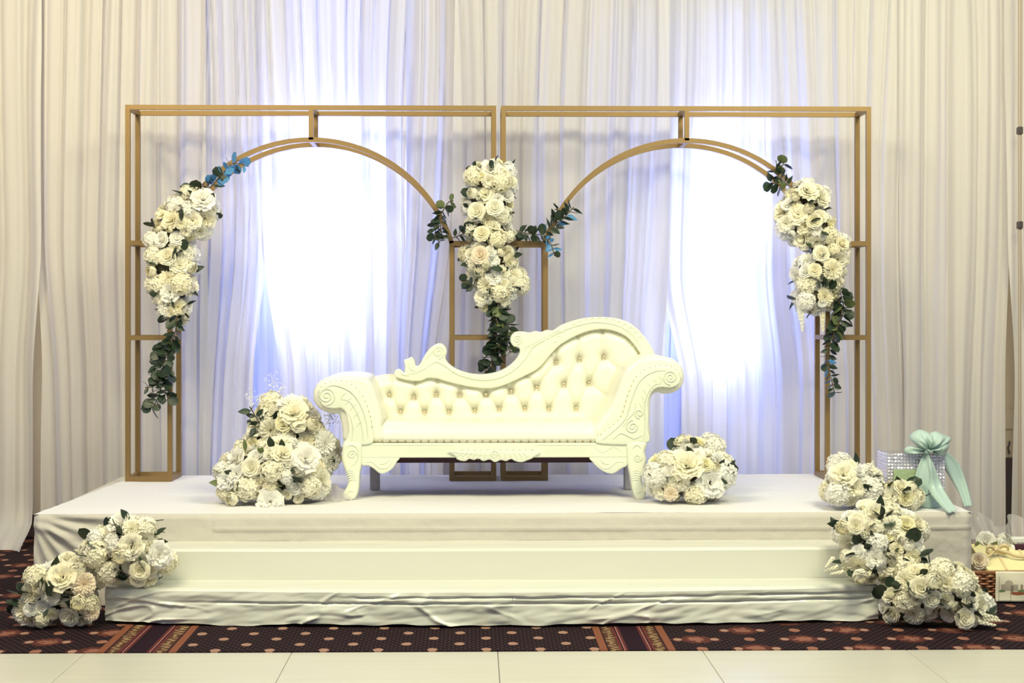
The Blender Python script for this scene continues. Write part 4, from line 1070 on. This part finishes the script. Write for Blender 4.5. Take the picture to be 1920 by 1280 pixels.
MB().tube([(kx0-.004, YK+.31, kz1), (kx0-.004, YK-.004, kz1), (kx1, YK-.004, kz1)], .008, 6).build('rim', M['wicker'], hb)
cx0 = at(1866, 1100, YK-.02).x
def cloth_panel():
    P = []
    for i in range(41):
        u = i/40; row = []
        for j in range(17):
            v = j/16; row.append((cx0+.40*u, YK-.022+.004*math.sin(u*17)+.003*math.sin(v*6+u*5), .010+(kz1-.002)*v))
        P.append(row)
    return MB().grid(P)
o = cloth_panel().build('printed_cloth', M['print'], hb, True, 0, True, loc=(cx0+.13, YK-.02, .004)); o['label'] = 'pale cloth printed with a grey building and red boat'
sm = o.modifiers.new('thickness', 'SOLIDIFY'); sm.thickness = .004
yb0 = at(1850, 1062, YK+.02); yb1z = at(1850, 1040, YK+.1).z
yb_ = empty('yellow_box', (yb0.x+.12, YK+.14, kz1-.02)); tag(yb_, 'pale yellow box lying in the wicker basket', 'box')
MB().add([(yb0.x+.01, YK+.03, kz1-.02), (kx1-.05, YK+.03, kz1-.02), (kx1-.05, YK+.24, kz1-.02), (yb0.x-.01, YK+.24, kz1-.02),
          (yb0.x+.01, YK+.03, kz1+.006), (kx1-.05, YK+.03, kz1+.006), (kx1-.05, YK+.22, kz1+.095), (yb0.x-.01, YK+.22, kz1+.095)],
         [(3, 2, 1, 0), (4, 5, 6, 7), (0, 1, 5, 4), (1, 2, 6, 5), (2, 3, 7, 6), (3, 0, 4, 7)]).build('carton', M['yellowbox'], yb_, False)
for dx in (.09, .20):
    MB().add([(yb0.x+dx, YK+.026, kz1-.015), (yb0.x+dx+.010, YK+.026, kz1-.015), (yb0.x+dx+.010, YK+.028, kz1+.009), (yb0.x+dx, YK+.028, kz1+.009), (yb0.x+dx+.010, YK+.222, kz1+.099), (yb0.x+dx, YK+.222, kz1+.099)],
             [(0, 1, 2, 3), (3, 2, 4, 5)]).build('ribbon_band', M['goldribbon'], yb_, False)
def rose_thing(px_, py_, Y, r, kind, label, nrm):
    p = at(px_, py_, Y); root = empty('fabric_rose', (p.x, p.y, p.z-r*.5)); tag(root, label, 'flower', 'fabric roses on the basket')
    add_bloom(root, kind, p, nrm, r, rng)
    add_leaf(root, 'pointed_light', p+Vector((-r*.5, 0, -r*.3)), (-.8, -.5, .1), r*1.0, rng)
rose_thing(1850, 1014, YK+.22, .052, 'rose_w', 'white fabric rose on the basket, nearest the stage', (-.1, -1, .3))
rose_thing(1882, 1014, YK+.22, .050, 'ranunculus_w', 'white fabric rosebud on the basket, right of its twin', (.1, -1, .3))
rose_thing(1836, 1052, YK+.06, .045, 'rose_peach', 'blush pink fabric rose at the basket corner', (-.2, -1, .2))
bw = empty('champagne_bow', at(1868, 1032, YK+.16)); tag(bw, 'champagne ribbon bow between the white fabric roses on the basket', 'bow')
def strip(name, pts, wd, mat, parent):
    C = crom([at(*p) for p in pts], 8); P = [[c+Vector((0, 0, -wd/2)), c+Vector((0, -.004, 0)), c+Vector((0, 0, wd/2))] for c in C]
    o = MB().grid(P).build(name, mat, parent, True, 0); s_ = o.modifiers.new('thickness', 'SOLIDIFY'); s_.thickness = .001
strip('bow_loop', [(1868,1030,6.82),(1856,1024,6.80),(1848,1030,6.80),(1856,1036,6.81),(1868,1031,6.82)], .02, M['goldribbon'], bw)
strip('bow_loop', [(1868,1030,6.82),(1882,1022,6.80),(1892,1028,6.80),(1884,1036,6.81),(1868,1031,6.82)], .02, M['goldribbon'], bw)
strip('bow_tail', [(1868,1030,6.81),(1890,1036,6.80),(1905,1042,6.79),(1925,1044,6.79)], .016, M['goldribbon'], bw)
strip('bow_tail', [(1868,1030,6.81),(1858,1040,6.79),(1850,1044,6.78)], .016, M['goldribbon'], bw)
MB().sphere(at(1868, 1030, 6.80), (.011, .010, .011), 8, 5).build('bow_knot', M['goldribbon'], bw)
# small dark jar and white parcel behind the bow
j = at(1912, 1030, YK+.2)
jr = empty('dark_jar', (j.x, j.y, kz1+.0)); tag(jr, 'small dark jar tucked in the basket at the picture edge', 'jar')
mb = MB().tube([(j.x-.03, j.y, j.z), (j.x+.05, j.y, j.z)], .028, 12); mb.build('jar_body', material('dark berry glass', (.05, .012, .015), .15), jr)
MB().tube([(j.x-.045, j.y, j.z), (j.x-.03, j.y, j.z)], .024, 12).build('lid', M['petal_white'], jr)
pz = at(1905, 1012, YK+.27); pc = MB().bbox((pz.x-.03, YK+.25, pz.z-.012), (pz.x+.09, YK+.30, pz.z+.012), .004).build('white_parcel', M['petal_white'], None, loc=(pz.x, YK+.27, pz.z-.012)); tag(pc, 'flat white parcel at the back of the basket', 'parcel')
# gathered tulle standing up behind the basket
P = []
for i in range(60):
    u = i/59; row = []
    for jx in range(16):
        v = jx/15; sp_ = 1+.35*v; c = at(1880, 1010, 7.05)
        hgt = .15*v*(1+.30*math.sin(u*9)+.12*math.sin(u*21))*math.sin(math.pi*(.12+.76*u)); row.append((c.x+(u-.5)*.34*sp_, 7.05+.03*math.sin(u*40)*(.4+v)+.10*v*v, .19+hgt))
    P.append(row)
o = MB().grid(P).build('tulle_wrap', M['tulle'], None, True, 0, loc=(at(1880, 1010, 7.05).x, 7.05, .19)); tag(o, 'gathered tulle wrap fanning up behind the wicker basket', 'wrap')
